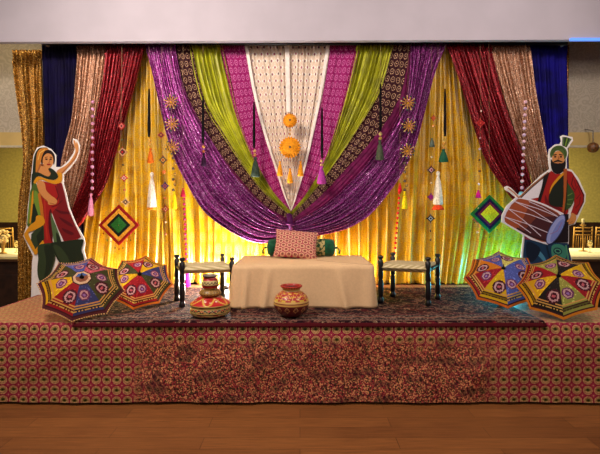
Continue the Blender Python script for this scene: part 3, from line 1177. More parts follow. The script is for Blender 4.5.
def para_col(base, r, t, k, rimc, medal):
    """r 0..1 from tip to rim, t -1..1 across the panel"""
    x = t * r * 0.41
    if r > 0.935: return rimc
    if medal and r < 0.24:
        if r > 0.205: return (60, 30, 30)
        if r > 0.14: return CRM if (int((t + k * 2) * 6)) % 2 else (190, 120, 90)
        return (70, 100, 160) if k in (1, 2, 3) else (140, 84, 60)
    if r > 0.905: return (70, 30, 34)
    if r > 0.76:
        q = (r - 0.76) / 0.145
        zz = 0.5 + 0.25 * (abs(((t * 5) % 1) - 0.5) * 4 - 1)
        alt = (206, 160, 80) if sum(base) < 330 else (70, 34, 30)
        if 0.38 < q < 0.62 and abs(q - 0.5 - (zz - 0.5) * 0.4) < 0.07: return alt
        if q < 0.14 or 0.80 < q < 0.92: return alt
        if q > 0.3 and q < 0.72: return tuple(int(v * 0.6) for v in base)
        return base
    # big roundel
    for (cx, cy, R_, c1, c2) in (((0.05, 0.56, 0.175, (190, 90, 100), (74, 24, 36)) if k % 2 else (-0.03, 0.49, 0.14, (150, 110, 170), (110, 50, 90))),):
        d_ = math.hypot(x - cx, r - cy)
        if d_ < R_:
            q = d_ / R_
            if q < 0.24: return c1
            if q < 0.5: return c2
            if q < 0.76: return (200, 150, 150)
            return c2
    if abs(abs(t) - 1) < 0.05: return (60, 36, 30)
    if r > 0.70 and r < 0.735: return (212, 150, 80)
    if hsh(int(t * 12) + k * 40, int(r * 30)) > 0.93: return tuple(min(255, int(v * 1.25 + 24)) for v in base)
    return base


def parasol(center, elev, yaw, roll, R_, label, cols, rimc, medal, fringe):
    """center: rim centre; axis points towards the hall, raised by elev, turned by yaw"""
    n = Vector((math.sin(yaw) * math.cos(elev), -math.cos(yaw) * math.cos(elev), math.sin(elev)))
    z = n
    x = Vector((0, 0, 1)).cross(z).normalized()
    y = z.cross(x)
    Mx = Matrix((x, y, z)).transposed()
    hgt = R_ * 0.40
    # put the lowest rim point on the carpet
    low = min((Mx @ Vector((R_ * math.cos(a * PI / 4 + roll), R_ * math.sin(a * PI / 4 + roll), 0))).z for a in range(8))
    base = Vector((center[0], center[1], STZ + 0.022 - low))
    t = empty('parasol', (center[0], center[1], STZ + 0.015), label, 'parasol', 'embroidered parasols leaning on the stage')
    off = base - Vector(t.location)

    def W(p):
        return tuple(off + Mx @ p)

    def dome(a, r):
        # a: angle inside 8-sided rim
        k = math.floor((a - roll) / (PI / 4) + 1e-9)
        loc_ = (a - roll) - k * PI / 4
        tt = loc_ / (PI / 4)
        A = Vector((math.cos(k * PI / 4 + roll), math.sin(k * PI / 4 + roll), 0))
        B = Vector((math.cos((k + 1) * PI / 4 + roll), math.sin((k + 1) * PI / 4 + roll), 0))
        e = A.lerp(B, tt)
        pull = 1 - 0.06 * math.sin(PI * tt) * r ** 3
        q = e * R_ * r * pull
        zz = hgt * (1 - r ** 1.7) - 0.012 * math.sin(PI * tt) * r
        return Vector((q.x, q.y, zz))

    mb = MB()
    NT, NR_ = 18, 34
    for k in range(8):
        n0 = len(mb.v)
        for j in range(NR_ + 1):
            for i in range(NT + 1):
                a = roll + (k + min(0.999999, i / NT)) * PI / 4
                mb.v.append(W(dome(a, max(0.004, j / NR_))))
        for j in range(NR_):
            for i in range(NT):
                q = n0 + j * (NT + 1) + i
                c_ = para_col(cols[k], (j + 0.5) / NR_, (i + 0.5) / NT * 2 - 1, k, rimc, medal)
                mb.face([q, q + NT + 1, q + NT + 2, q + 1], 0, c_)
    cnp = mb.build('canopy', para_m, t)
    if fringe:
        fm = MB()
        for q in range(112):
            a = roll + q / 112 * 2 * PI
            p = dome(a, 0.999)
            fm.sphere(W(p * 1.015 + Vector((0, 0, -0.002))), 0.006, 6, 4)
        fm.build('fringe', plain('cream_fringe', (220, 170, 110), 0.8), cnp)
    # ribs, shaft, handle, tip
    for k in range(8):
        a = roll + k * PI / 4
        mb = MB().tube([W(dome(a, r) + Vector((0, 0, -0.006))) for r in (0.04, 0.3, 0.6, 0.85, 0.985)], 0.0028, 6)
        mb.build('rib', blackm, t)
    Lsh = (base.z + (Mx @ Vector((0, 0, hgt))).z - STZ - 0.03) / max(0.2, n.z)
    Lsh = min(Lsh, 0.72)
    MB().tube([W(Vector((0, 0, hgt - 0.01))), W(Vector((0, 0, hgt - Lsh + 0.05)))], 0.006, 8).build('shaft', blackm, t)
    MB().tube([W(Vector((0, 0, hgt - Lsh + 0.08))), W(Vector((0, 0, hgt - Lsh + 0.04))), W(Vector((0, 0, hgt - Lsh)))], [0.010, 0.013, 0.011], 10).build('handle', plain('handle_wood', (110, 60, 30), 0.4), t)
    MB().tube([W(Vector((0, 0, hgt - 0.004))), W(Vector((0, 0, hgt + 0.008))), W(Vector((0, 0, hgt + 0.012))), W(Vector((0, 0, hgt + 0.05)))], [0.020, 0.016, 0.006, 0.003], 12).build('tip', blackm, t)
    return t


D = math.radians


def pc(px, Y):
    return (P(px, 0, Y).x, Y)


parasol(pc(82, 3.66), D(48), D(25), D(-12), 0.325, 'front left parasol with mirror medallion and cream fringe on its canopy', [GRN, PNK, BLU, GRN, YEL, RED, NAVY, GRN], (90, 40, 44), True, True)
parasol(pc(140, 3.99), D(42), D(18), D(-10), 0.285, 'rear left parasol with red, yellow and navy panels and orange rim', [NAVY, YEL, RED, GRN, YEL, RED, RED, GRN], (196, 100, 30), False, False)
parasol(pc(503, 4.08), D(49), D(-22), D(5), 0.340, 'rear right parasol with blue and pale yellow panels lit from behind', [BLU, (206, 180, 90), BLU, ORG, RED, YEL, BLU, BLU], (206, 96, 30), False, False)
parasol(pc(559.5, 3.66), D(45), D(-34), D(8), 0.325, 'front right parasol with black, yellow, red and olive panels', [YEL, BLK, OLV, RED, YEL, BLK, OLV, RED], (210, 120, 34), False, False)

# ------------------------------------------------------------ cutout figures
print_m = vcol('printed_board', 0.35)
board_m = plain('white_foam_board', (228, 224, 220), 0.5, var=0.02)


def ell(cx, cy, rx, ry, rot=0, n=20):
    r_ = []
    for k in range(n):
        t = 2 * PI * k / n
        x, y = rx * math.cos(t), ry * math.sin(t)
        r_.append((cx + x * math.cos(rot) - y * math.sin(rot), cy + x * math.sin(rot) + y * math.cos(rot)))
    return r_


def line(pts, w_):
    """thick polyline polygon in image units"""
    L_, R_ = [], []
    for i, p in enumerate(pts):
        a = Vector(pts[max(0, i - 1)]); b_ = Vector(pts[min(len(pts) - 1, i + 1)])
        d_ = (b_ - a).normalized()
        n_ = Vector((-d_.y, d_.x)) * w_ / 2
        L_.append((p[0] + n_.x, p[1] + n_.y)); R_.append((p[0] - n_.x, p[1] - n_.y))
    return L_ + R_[::-1]


def sm(pts, n=None):
    """closed smooth curve through the points"""
    N_ = len(pts)
    out = []
    for i in range(N_):
        a, b_, c_, d_ = [Vector(pts[(i + k) % N_]) for k in (-1, 0, 1, 2)]
        for k in range(3):
            t = k / 3
            q = 0.5 * ((2 * b_) + (c_ - a) * t + (2 * a - 5 * b_ + 4 * c_ - d_) * t * t + (3 * b_ - a - 3 * c_ + d_) * t ** 3)
            out.append((q.x, q.y))
    return out


def cutout(name, label, outline, layers, Y):
    bx = sum(p[0] for p in outline) / len(outline)
    loc = P(bx, 0, Y); loc.z = STZ + 0.002
    t = empty(name, loc, label, 'cutout')

    def W(p, dy=0.0):
        q = P(p[0], p[1], Y) - loc
        q.y -= dy
        return q
    zmin = min(P(p[0], p[1], Y).z for p in outline)
    MB().poly([W(p) for p in outline], depth=0.012).build('board', board_m, t, smooth=False)
    mb = MB()
    for k, (c_, pts) in enumerate(layers):
        mb.poly([W(p, 0.0008 + 0.0003 * k) for p in pts], 0, c_)
    mb.build('printed_figure', print_m, t, smooth=False)
    s_ = MB()
    s_.poly([(-0.02, 0.014, 0), (0.02, 0.014, 0), (0.02, 0.014, 0.7), (-0.02, 0.014, 0.7)], depth=0.006)
    s_.box((-0.015, 0.014, 0.0), (0.015, 0.20, 0.012))
    s_.tube([(0, 0.02, 0.6), (0, 0.20, 0.006)], 0.006, 6)
    s_.build('stand', board_m, t, smooth=False)
    return t


SK, SKD = (206, 138, 78), (160, 92, 50)
DG, DG2, LG = (34, 44, 30), (50, 64, 40), (110, 140, 50)
RD, RDD = (160, 32, 30), (88, 18, 26)
OG = (214, 146, 30)
YW = 4.56
wo = [(31, 298), (32, 262), (33, 256), (28, 246), (23.3, 236), (26.5, 226), (28, 205), (30, 190), (31.5, 172), (33.5, 155), (37, 147.5), (43.3, 145.5), (51, 149), (55.7, 155), (55.5, 167), (61, 167), (68, 161), (73.5, 153), (75, 148), (72.5, 142), (73, 138.5), (77, 139.5), (79.7, 145), (79.2, 152), (76, 160), (70, 168), (63.5, 174.5), (63.5, 184), (66, 193), (69.3, 208), (76, 224), (84, 238), (85, 243), (83.8, 250), (86, 258), (86, 298)]
WL = [
    (DG, sm([(34, 157), (38, 149), (44, 147.3), (48, 149), (40, 158), (36, 172), (34, 190), (31.5, 188), (32.5, 172)])),
    ((196, 124, 44), sm([(37.5, 152), (43, 147.8), (49, 149.5), (45, 155), (41, 162), (40, 170), (36, 174), (36, 164)])),
    ((232, 180, 84), line([(38, 160), (40, 153), (45, 149.5)], 0.9)),
    ((40, 26, 22), sm([(43, 154), (46, 150.3), (51, 150.5), (54.6, 155), (55, 161), (53.8, 165), (52, 158), (48, 154), (44, 158), (42.5, 165), (41.2, 161)])),
    (SKD, [(40, 164), (51, 164), (50, 171), (54, 175), (46, 178), (36, 174)]),
    (SK, [(41, 166), (49, 167), (49, 172), (53, 175), (46, 177), (38, 173)]),
    (SK, sm([(43.5, 157), (47, 153.5), (51.5, 154.5), (53.4, 159), (53, 164), (50, 168), (46, 167.5), (43, 163)])),
    ((60, 30, 24), line([(45, 157.6), (47.8, 156.9)], 0.7)), ((60, 30, 24), line([(49.8, 157.0), (52.4, 157.7)], 0.7)),
    ((40, 20, 18), ell(46.6, 159.2, 1.3, 0.75)), ((40, 20, 18), ell(51, 159.2, 1.2, 0.75)),
    (SKD, line([(49.6, 159), (50, 162), (48.6, 162.6)], 0.7)),
    ((150, 36, 34), ell(49, 164.4, 2.0, 0.85)),
    ((40, 26, 22), line([(42.8, 156), (41.6, 161), (42.3, 166)], 0.8)),
    # raised arm
    (SK, sm([(58, 170), (66, 165.5), (72.5, 158), (75.8, 151), (74.2, 145), (73.6, 140.5), (75, 140.5), (76.3, 143.5), (77, 141.5), (78, 144), (78.8, 147.5), (78.3, 152.5), (75, 160), (68, 168), (62, 174), (57, 174)])),
    (SKD, line([(62, 173), (68, 167), (75, 158.5), (77.8, 152)], 0.9)),
    # dark collar and orange collar
    (DG, sm([(33, 173), (39, 172.5), (44, 175), (49, 176.5), (51, 173), (48.5, 169), (52, 168.5), (57, 173), (58.5, 177), (54, 180), (46, 178.5), (39, 176), (35, 181), (32, 186), (31.8, 178)])),
    (OG, sm([(34, 182), (38, 176.5), (46, 178.7), (54, 180.3), (58.5, 177.5), (58, 172.5), (62, 173.5), (62.6, 177), (61.5, 182), (55, 184), (48, 182), (42, 179.5), (38, 181), (35, 185)])),
    # red dress
    (RD, [(43, 181), (50, 183), (55, 184.5), (61.5, 182.5), (62.5, 184), (65, 193.5), (68.3, 208), (75, 224), (81.5, 237), (78, 239), (70, 241), (64, 241), (58, 228), (51.5, 211), (50, 222), (53.5, 243.5), (44, 244), (42, 226), (42.5, 205), (40, 190)]),
    ((120, 26, 30), [(57, 184), (61.5, 183), (65, 194), (68, 208), (75, 224), (81, 237), (70, 240.5), (64, 240.5), (58, 228), (53, 212), (60, 204), (58, 194)]),
    (RDD, sm([(55, 209), (62, 211), (69, 212), (70, 214), (61, 213.5)])), (RDD, sm([(59, 217), (66, 220), (72, 224), (73, 227), (65, 223)])),
    (RDD, sm([(62, 228), (68, 230), (74, 233), (72, 235), (65, 232)])), (RDD, sm([(49.5, 212), (52, 211), (53, 235), (52, 242), (49, 228)])),
    (RDD, line([(56, 186), (59, 196), (56, 203)], 1.0)), (RDD, line([(52, 207), (58, 205), (63, 200)], 0.8)),
    ((178, 50, 36), line([(46, 186), (45, 200), (46, 222), (48, 240)], 1.6)),
    # forearm
    (SK, sm([(37.5, 182), (42, 180.5), (45.5, 184), (46.5, 190), (51, 195), (56.5, 199), (57.7, 202), (55, 204.5), (49, 204.5), (48, 201), (42.5, 196), (38.5, 191)])),
    (SKD, line([(39, 192), (43, 197), (48, 201.5)], 0.8)), (SKD, line([(50, 203), (55, 204)], 0.6)),
    # veil on the left
    ((74, 98, 40), [(30.5, 192), (34, 183), (37, 184), (40, 194), (44, 214), (38, 222), (30, 228), (27.5, 225), (29, 208)]),
    (LG, [(35, 190), (38, 192), (40.5, 205), (41, 216), (36, 214), (34, 200)]), (LG, [(30.5, 196), (32, 192), (31, 210), (29.5, 224), (28, 222)]),
    (OG, [(32.8, 192), (34, 190), (34, 206), (31, 224), (30, 223)]), (DG, [(33.5, 204), (35, 203), (40, 219), (35, 224), (32, 222)]),
    ((190, 110, 36), [(38.5, 194), (40.5, 192), (43.5, 206), (45, 222), (43.5, 232), (42, 220)]),
    (DG2, [(32, 234), (44, 222), (45, 238), (36, 254), (31, 246)]), (DG, [(37, 236), (44, 226), (44, 240), (39, 246)]),
    (OG, sm([(26.5, 231), (31, 225), (36, 221), (37, 216), (42, 215.5), (45, 219), (45, 224), (39, 228), (33, 231), (29, 233), (33, 243), (36, 249), (35, 253), (30, 245), (24.8, 236)])),
    (OG, [(43.5, 240), (45, 243), (37, 254.5), (34.5, 254), (35.5, 250)]),
    # green inset, trousers, feet
    ((82, 106, 66), sm([(51.2, 213), (54, 219), (58, 229), (61.5, 241), (55.5, 244), (53, 232)])), (DG, sm([(57, 232), (62, 241), (58, 243)])),
    (DG2, sm([(38.5, 246), (46, 243.5), (53, 244), (56, 256), (54, 266), (50, 276), (46, 281), (40, 280), (38, 270), (39, 258)])),
    (DG, sm([(45, 246), (53, 246), (55, 257), (50, 272), (45, 278), (47, 262)])),
    (DG, sm([(51, 243.5), (62, 241.5), (82.5, 239), (83.5, 243), (82, 250), (84.5, 258), (84.5, 280), (70, 275), (60, 262), (56, 255)])),
    (DG2, sm([(54, 246), (60, 246), (68, 256), (72, 268), (62, 262)])), (DG2, line([(39, 254), (44, 257)], 0.9)), (DG2, line([(39, 264), (45, 267)], 0.9)),
    (SKD, sm([(40, 281), (46, 281), (52, 287), (51, 289), (41, 288)])), (SKD, sm([(70, 280), (76, 280), (82, 288), (72, 288)])),
]
cutout('woman_cutout', 'flat printed cutout of a dancing woman in red and green, arm raised', wo, WL, YW)

YD = 4.62
do = [(522, 296), (521, 254), (523.5, 234.5), (519, 231.5), (510, 226), (501.5, 221.8), (502, 215), (506.5, 206), (516, 197.3), (510, 192.5), (505.2, 189.7), (504.6, 187), (507, 185.8), (511, 187.8), (517, 194), (520.5, 195.5), (541, 175.2), (549.8, 169), (549, 163), (548.3, 155.7), (549.5, 149), (555, 144.5), (560, 144), (561.5, 141), (560.5, 136.5), (563, 135), (572.5, 137), (573.2, 140.5), (567.5, 148.5), (568.3, 153), (566.7, 159), (567, 168.5), (572, 170), (578.5, 178), (585.8, 194), (585.3, 202), (579, 216), (575, 224), (569, 226), (568.8, 243), (567.5, 246), (571.8, 258.5), (572, 296)]
WH = (226, 222, 230)
DR1, DR2 = (156, 76, 46), (70, 34, 40)
DL = [
    (DG, [(562.2, 145.5), (562.4, 137), (566, 137), (571.5, 139), (566.5, 147.5)]), (LG, [(564.5, 146), (566.5, 138), (568, 138.2), (565.8, 146.5)]),
    ((90, 120, 70), [(562.8, 145), (563, 137.4), (564.2, 137.4), (563.8, 145)]), ((90, 120, 70), [(566.3, 146.8), (569.6, 138.6), (571, 139.2), (566.8, 147)]),
    (SK, sm([(552.3, 156), (556, 151.5), (561, 151.5), (564.3, 156), (564, 162), (561, 166), (555.5, 166), (552.5, 162)])),
    ((78, 100, 48), sm([(550.6, 158), (550, 153), (552.5, 148), (557.5, 145.6), (563, 146.6), (566.6, 151), (566.4, 156.5), (564.3, 159.5), (563, 154.5), (559, 150.8), (555.5, 151.3), (552.5, 156)])),
    ((50, 70, 34), line([(551.5, 154), (555, 149.5), (561, 148.5)], 0.7)), ((50, 70, 34), line([(560, 147), (564, 150), (565.5, 156)], 0.7)), ((50, 70, 34), line([(552, 151), (556, 147.5), (561, 147)], 0.5)),
    ((24, 20, 22), sm([(550.7, 159), (552.8, 162), (555, 163.2), (558, 162.6), (561.5, 163.3), (564, 161.5), (565.3, 158.5), (565.4, 166), (563, 171.5), (558, 174), (553, 172), (550.8, 166)])),
    ((170, 100, 70), ell(557.6, 163.2, 1.7, 0.5)), ((24, 20, 22), sm([(553.8, 161.4), (557.5, 159.9), (561.5, 161.2), (562.5, 162.3), (557.6, 161.6), (553.2, 162.6)])),
    ((24, 20, 22), line([(553, 155.2), (556.4, 154.5)], 1.0)), ((24, 20, 22), line([(558.8, 154.5), (562.3, 155.1)], 1.0)),
    ((30, 20, 20), ell(555, 156.8, 1.2, 0.75)), ((30, 20, 20), ell(560.6, 156.8, 1.2, 0.75)), (SKD, line([(558, 156.5), (558.6, 159), (557.2, 159.5)], 0.8)),
    # torso and sleeves
    (RD, [(547, 174), (551, 170.8), (555, 174), (562, 174), (567, 170.5), (571.5, 172), (577, 180.5), (584, 195), (583.6, 202), (577, 215), (570.5, 213.5), (574, 203), (573.5, 196), (570, 190), (568, 212), (566, 216), (556, 212), (545, 206), (530, 201), (524, 199.5), (533, 195), (540, 194), (544, 182)]),
    ((110, 20, 28), line([(574, 180), (576, 188), (574, 192)], 0.8)), ((110, 20, 28), line([(577, 186), (580, 194), (576, 199)], 0.8)), ((110, 20, 28), line([(580, 197), (579, 204), (575, 208)], 0.8)), ((70, 16, 24), line([(576, 180), (583.2, 195), (582.8, 202), (577, 214)], 0.9)),
    ((110, 20, 28), sm([(545, 195), (549, 203), (556, 206), (562, 210), (553, 208), (545, 203)])),
    ((84, 24, 26), line([(573, 176), (571, 184), (574, 190)], 0.8)),
    (WH, [(521.5, 197.5), (540.5, 179), (543, 181), (538, 197.5), (530, 199), (524, 199.7)]),
    ((150, 96, 66), line([(518.5, 198), (531, 186), (548, 172.5)], 1.6)),
    ((34, 24, 26), line([(519.5, 198.8), (532, 187), (546, 175)], 0.9)),
    ((28, 20, 22), [(543.5, 176), (549.3, 172), (540, 201.5), (537, 201.8), (541, 188)]),
    # waistcoat
    ((30, 36, 28), sm([(562, 175), (565, 180), (567, 190), (567, 206), (560, 207), (551, 205.5), (548, 200), (549.5, 192), (554, 184), (558, 177)])),
    ((56, 80, 40), sm([(566, 183), (570, 187), (574, 194), (573, 202), (569, 208), (564, 209.5), (565, 198)])),
    ((110, 140, 70), line([(567, 196), (572, 193)], 0.7)), ((110, 140, 70), line([(567, 200), (572.5, 199)], 0.7)), ((110, 140, 70), line([(566, 204), (571, 204.5)], 0.7)),
    (OG, sm([(561.5, 173), (564, 173.5), (557, 181), (551.5, 188), (549, 194), (549.8, 188), (554, 181)])),
    ((172, 88, 40), [(563, 169), (566.5, 168.5), (566, 186), (565, 200), (563.4, 212), (561.5, 212), (563, 196), (563, 182)]),
    ((40, 26, 24), line([(566.6, 180), (565.6, 205), (564, 214)], 0.7)),
    # lower body; the trousers' teal puts the cyan uplight's tint into the print
    ((30, 22, 28), [(557, 228), (563, 214), (568, 214), (567.6, 242), (550, 243)]),
    ((126, 30, 60), [(524, 234), (535, 236), (546, 242), (524, 240)]),
    ((24, 54, 84), [(524, 239), (546, 242.5), (567, 243), (570.5, 259), (571, 294), (523, 294), (522.5, 255)]),
    ((70, 130, 160), sm([(531, 246), (538, 250), (544, 257), (547, 266), (540, 258), (534, 252)])), ((14, 28, 48), sm([(526, 242), (533, 243), (540, 250), (532, 262), (526, 256)])),
    ((60, 130, 110), sm([(551, 246), (559, 244), (565, 248), (566, 256), (560, 261), (552, 258)])), ((18, 46, 60), ell(557, 251, 4.5, 3.5, 0.3)), ((80, 150, 120), ell(557, 251, 3.4, 2.4, 0.3)), ((18, 46, 60), ell(557, 251, 2.2, 1.3, 0.3)),
    ((40, 90, 130), line([(528, 262), (536, 268), (541, 276)], 1.4)), ((16, 34, 52), line([(546, 246), (549, 258), (547, 272)], 1.6)), ((84, 150, 110), line([(565, 245), (567, 255), (568, 270)], 1.3)),
    # hand
    (SK, sm([(570.5, 213), (574.5, 214.5), (575.3, 219), (573, 223), (568.5, 224.3), (567.5, 222.8), (570.5, 220.5), (567.3, 222), (566, 221), (569, 217.8), (570, 216)])),
    (SKD, line([(569, 223), (572, 221)], 0.4)),
    # drum
    (WH, [(516, 197.3), (530, 199), (545, 204.6), (563, 213.5), (547, 244.8), (530, 239.5), (515, 230.5), (501.5, 222.5), (502, 215), (506.5, 206)]),
    (DR1, sm([(516, 199), (530, 201), (546, 207), (560, 216), (556, 230), (546, 242), (530, 237), (515, 228.5), (504, 221.5), (504.3, 215), (508, 207.5)])),
    ((112, 54, 42), [(530, 201), (546, 207), (560, 216), (556, 230), (546, 242), (530, 237), (517, 229.5), (524, 215)]),
    (DR2, [(536, 217), (560, 216), (556, 230), (546, 242), (530, 237), (522, 232)]),
    ((50, 24, 32), line([(516, 228), (530, 236), (546, 241)], 1.6)),
]
for a, b_ in (((514, 201.5), (560, 218)), ((514, 201.5), (552, 223)), ((508, 209), (552, 223)), ((508, 209), (540, 236)), ((504.5, 217), (548, 233)), ((504.5, 217), (530, 233)), ((528, 201.5), (556, 216))):
    mx_, my_ = (a[0] + b_[0]) / 2, (a[1] + b_[1]) / 2 - 1.2
    DL.append(((214, 200, 216), line([a, (mx_, my_), b_], 0.7)))
DL += [((214, 208, 224), line([(517, 197.8), (510, 204), (505, 212), (502.8, 218), (503.5, 223)], 1.6)),
       ((180, 120, 90), line([(507, 188), (513, 192.5), (518, 198)], 1.4)),
       ((60, 70, 120), ell(554.6, 229.3, 16.8, 6.2, math.radians(-61))), ((150, 160, 214), ell(554.6, 229.3, 16, 5.4, math.radians(-61))), ((118, 132, 200), ell(556, 230.5, 13, 3.4, math.radians(-61))),
       ((150, 110, 150), line([(549, 234), (556, 231), (561, 222)], 0.6))]
cutout('drummer_cutout', 'flat printed cutout of a bearded drummer in a green turban', do, DL, YD)

# ------------------------------------------------------------ hanging ornaments
YS = 4.90
thread = plain('pale_thread', (150, 120, 90), 0.7)
CM = {}


def cm(c, rough=0.5, metal=0.0):
    k = (c, rough, metal)
    if k not in CM:
        CM[k] = plain('ornament_%d_%d_%d' % c, c, rough, metal, 0.1, 60)
    return CM[k]


PXM = YS / F      # metres per pixel at the strings


def tassel_mb(p, L_, r, top=0.25):
    """p: top point; hanging fringe of length L_"""
    mb = MB()
    prof = [(0.002, 0), (r * 0.35, -L_ * 0.03), (r * 0.38, -L_ * 0.10), (r * 0.22, -L_ * 0.15), (r * 0.5, -L_ * 0.3), (r * 0.8, -L_ * 0.65), (r, -L_ * 0.97), (r * 0.7, -L_)]
    mb.lathe(prof[::-1], 24, p, ripple=0.10, nrip=8)
    return mb


def ornament(name, label, cat, px, py0, items, group=None, cord_from=44, Y=YS):
    """a string hung from the crossbar; items: (part, px, py, size in px, colour, ...)"""
    top = P(px, cord_from, Y)
    t = empty(name, top, label, cat, group)
    last = max(i[2] for i in items)
    pts = [P(px, 44, Y)] + [P(i[1], i[2], Y) for i in sorted(items, key=lambda q: q[2])]
    MB().tube([p - top for p in pts], 0.0012, 5).build('cord', thread, t)
    for it in items:
        kind, x, y, s_, c_ = it[:5]
        p = P(x, y, Y) - top
        r = s_ * PXM
        if kind == 'bead':
            MB().sphere(p, r, 12, 8).build('bead', cm(c_, 0.35), t)
        elif kind == 'pompom':
            MB().lathe([(0.001, -r), (r * 0.6, -r * 0.8), (r, 0), (r * 0.6, r * 0.8), (0.001, r)], 12, p, ripple=0.1, nrip=4).build('pompom', cm(c_, 0.9), t)
        elif kind == 'tassel':
            tassel_mb(p, it[5] * PXM, r).build('tassel', cm(c_, 0.7), t)
        elif kind == 'diamond':
            mb = MB()
            for k, (f, cc) in enumerate(((1, c_), (0.62, it[5]), (0.3, it[6]))):
                q = r * f
                mb.poly([p + Vector((-q, -0.0022 * k, 0)), p + Vector((0, -0.0022 * k, q)), p + Vector((q, -0.0022 * k, 0)), p + Vector((0, -0.0022 * k, -q))], 0, cc, depth=0.004)
            mb.build('diamond', ORN, t, smooth=False)
            for dx, dz in ((-r, 0), (r, 0), (0, -r), (0, r)):
                MB().sphere(p + Vector((dx, 0, dz)), 0.007, 8, 6).build('bead', cm(it[6], 0.35), t)
        elif kind == 'wheel':
            w_ = MB()
            ring = [p + Vector((r * math.cos(k * PI / 14), 0, r * math.sin(k * PI / 14))) for k in range(28)]
            w_.tube([p + (q - p) * 0.66 for q in ring], r * 0.06, 6, closed=True, col=(60, 36, 30))
            for k in range(11):
                a = k * 2 * PI / 11
                w_.tube([p + Vector((0.25 * r * math.cos(a), -0.004, 0.25 * r * math.sin(a))), p + Vector((0.92 * r * math.cos(a), 0, 0.92 * r * math.sin(a)))], r * 0.07, 5, col=(206, 150, 70))
                w_.sphere(p + Vector((0.94 * r * math.cos(a), -0.004, 0.94 * r * math.sin(a))), r * 0.12, 6, 5, col=(214, 190, 130) if k % 2 else (60, 90, 90))
            w_.sphere(p, r * 0.2, 10, 7, col=(196, 140, 40))
            w_.build('wheel', ORN, t)
        elif kind == 'cordage':
            yb = it[5]
            MB().tube([p.lerp(P(x, yb, Y) - top, q) for q in (0, 0.15, 0.5, 0.85, 1)], [r * 0.45, r * 0.7, r * 0.8, r, r * 0.6], 10).build('thick_cord', cm(c_, 0.9), t)
        elif kind == 'flower':
            mb = MB()
            for ring_, (rr, nn, zz) in enumerate(((1.0, 22, 0), (0.78, 18, -0.010), (0.52, 13, -0.018), (0.28, 8, -0.024))):
                for k in range(nn):
                    a = 2 * PI * k / nn + ring_ * 0.3
                    cpt = p + Vector((r * rr * 0.72 * math.cos(a), zz, r * rr * 0.72 * math.sin(a)))
                    mb.lathe([(0.001, -r * 0.30), (r * 0.11, -r * 0.1), (r * 0.13, r * 0.1), (0.001, r * 0.26)], 6, cpt, M=Matrix.Rotation(-(a - PI / 2), 3, 'Y') @ Matrix.Diagonal(Vector((1, 0.6, 1))))
            mb.sphere(p + Vector((0, -0.012, 0)), r * 0.62, 14, 8, sq=(1, 0.45, 1))
            mb.build('flower_head', cm(c_, 0.8), t)
            MB().sphere(p + Vector((0, -0.034, 0)), r * 0.15, 8, 6).build('flower_centre', cm((110, 70, 40), 0.4), t)
    return t


ORN = vcol('painted_ornament', 0.5)
PK = (216, 150, 190)
LAV = (206, 176, 206)
# pink ball strands
G = 'pink bead strands'
it = [('bead', 92.8 - k * 0.05, 102 + k * 7.2, 1.75, PK if k % 2 else (196, 130, 170)) for k in range(13)]
it += [('tassel', 91, 193, 3.2, (206, 130, 164), 23)]
ornament('bead_strand', 'strand of pink beads ending in a pink tassel before the left maroon drape', 'strand', 92.8, 0, it, G)
it = [('bead', 525.5 - k * 0.28, 102 + k * 6.6, 1.75, LAV if k % 2 else (224, 180, 196)) for k in range(14)]
it += [('bead', 521, 194, 2.6, (110, 190, 214))]
ornament('bead_strand', 'strand of pale pink beads above the drummer cutout\'s drum', 'strand', 525.5, 0, it, G)
# diamonds + kites
RDc, YLc, BKc = (150, 26, 24), (206, 150, 40), (30, 28, 26)


def kite(x, y, s_, cols, label, hang_px):
    top = P(hang_px, 44, YS)
    t = empty('kite_ornament', top, label, 'hanging ornament', 'large diamond thread ornaments')
    p = P(x, y, YS) - top
    r = s_ * PXM
    n = len(cols)
    MB().tube([Vector((0, 0, 0)), p + Vector((0, 0.006, r))], 0.0012, 5).build('cord', thread, t)
    for k, (f, c_) in enumerate(cols):
        q = r * f
        q2 = r * (cols[k + 1][0] if k + 1 < n else 0)
        mb = MB()
        nn = max(1, int((f - (cols[k + 1][0] if k + 1 < n else 0)) * 14))
        for j in range(nn):
            qq = q - (q - q2) * j / nn
            mb.tube([p + Vector((-qq, -0.003 * k, 0)), p + Vector((0, -0.003 * k, qq)), p + Vector((qq, -0.003 * k, 0)), p + Vector((0, -0.003 * k, -qq))], (q - q2) / nn * 0.55 + 0.001, 6, closed=True)
        mb.build('thread_band', cm(c_, 0.8), t)
    for a, b_ in (((-1.03, 0), (1.03, 0)), ((0, -1.03), (0, 1.03))):
        MB().tube([p + Vector((a[0] * r, 0.006, a[1] * r)), p + Vector((b_[0] * r, 0.006, b_[1] * r))], 0.003, 6).build('stick', thread, t)
    for k in range(9):
        f = -0.8 + k * 0.2
        zt = -r * (1 - abs(f))
        L_ = 0.05 + 0.03 * (k % 2)
        MB().tube([p + Vector((f * r, 0, zt)), p + Vector((f * r, 0, zt - L_))], 0.001, 4).build('dangle_thread', thread, t)
        MB().sphere(p + Vector((f * r, 0, zt - L_)), 0.008, 8, 6).build('dangle_bead', cm(cols[-1][1] if k % 2 else cols[0][1], 0.5), t)
    return t


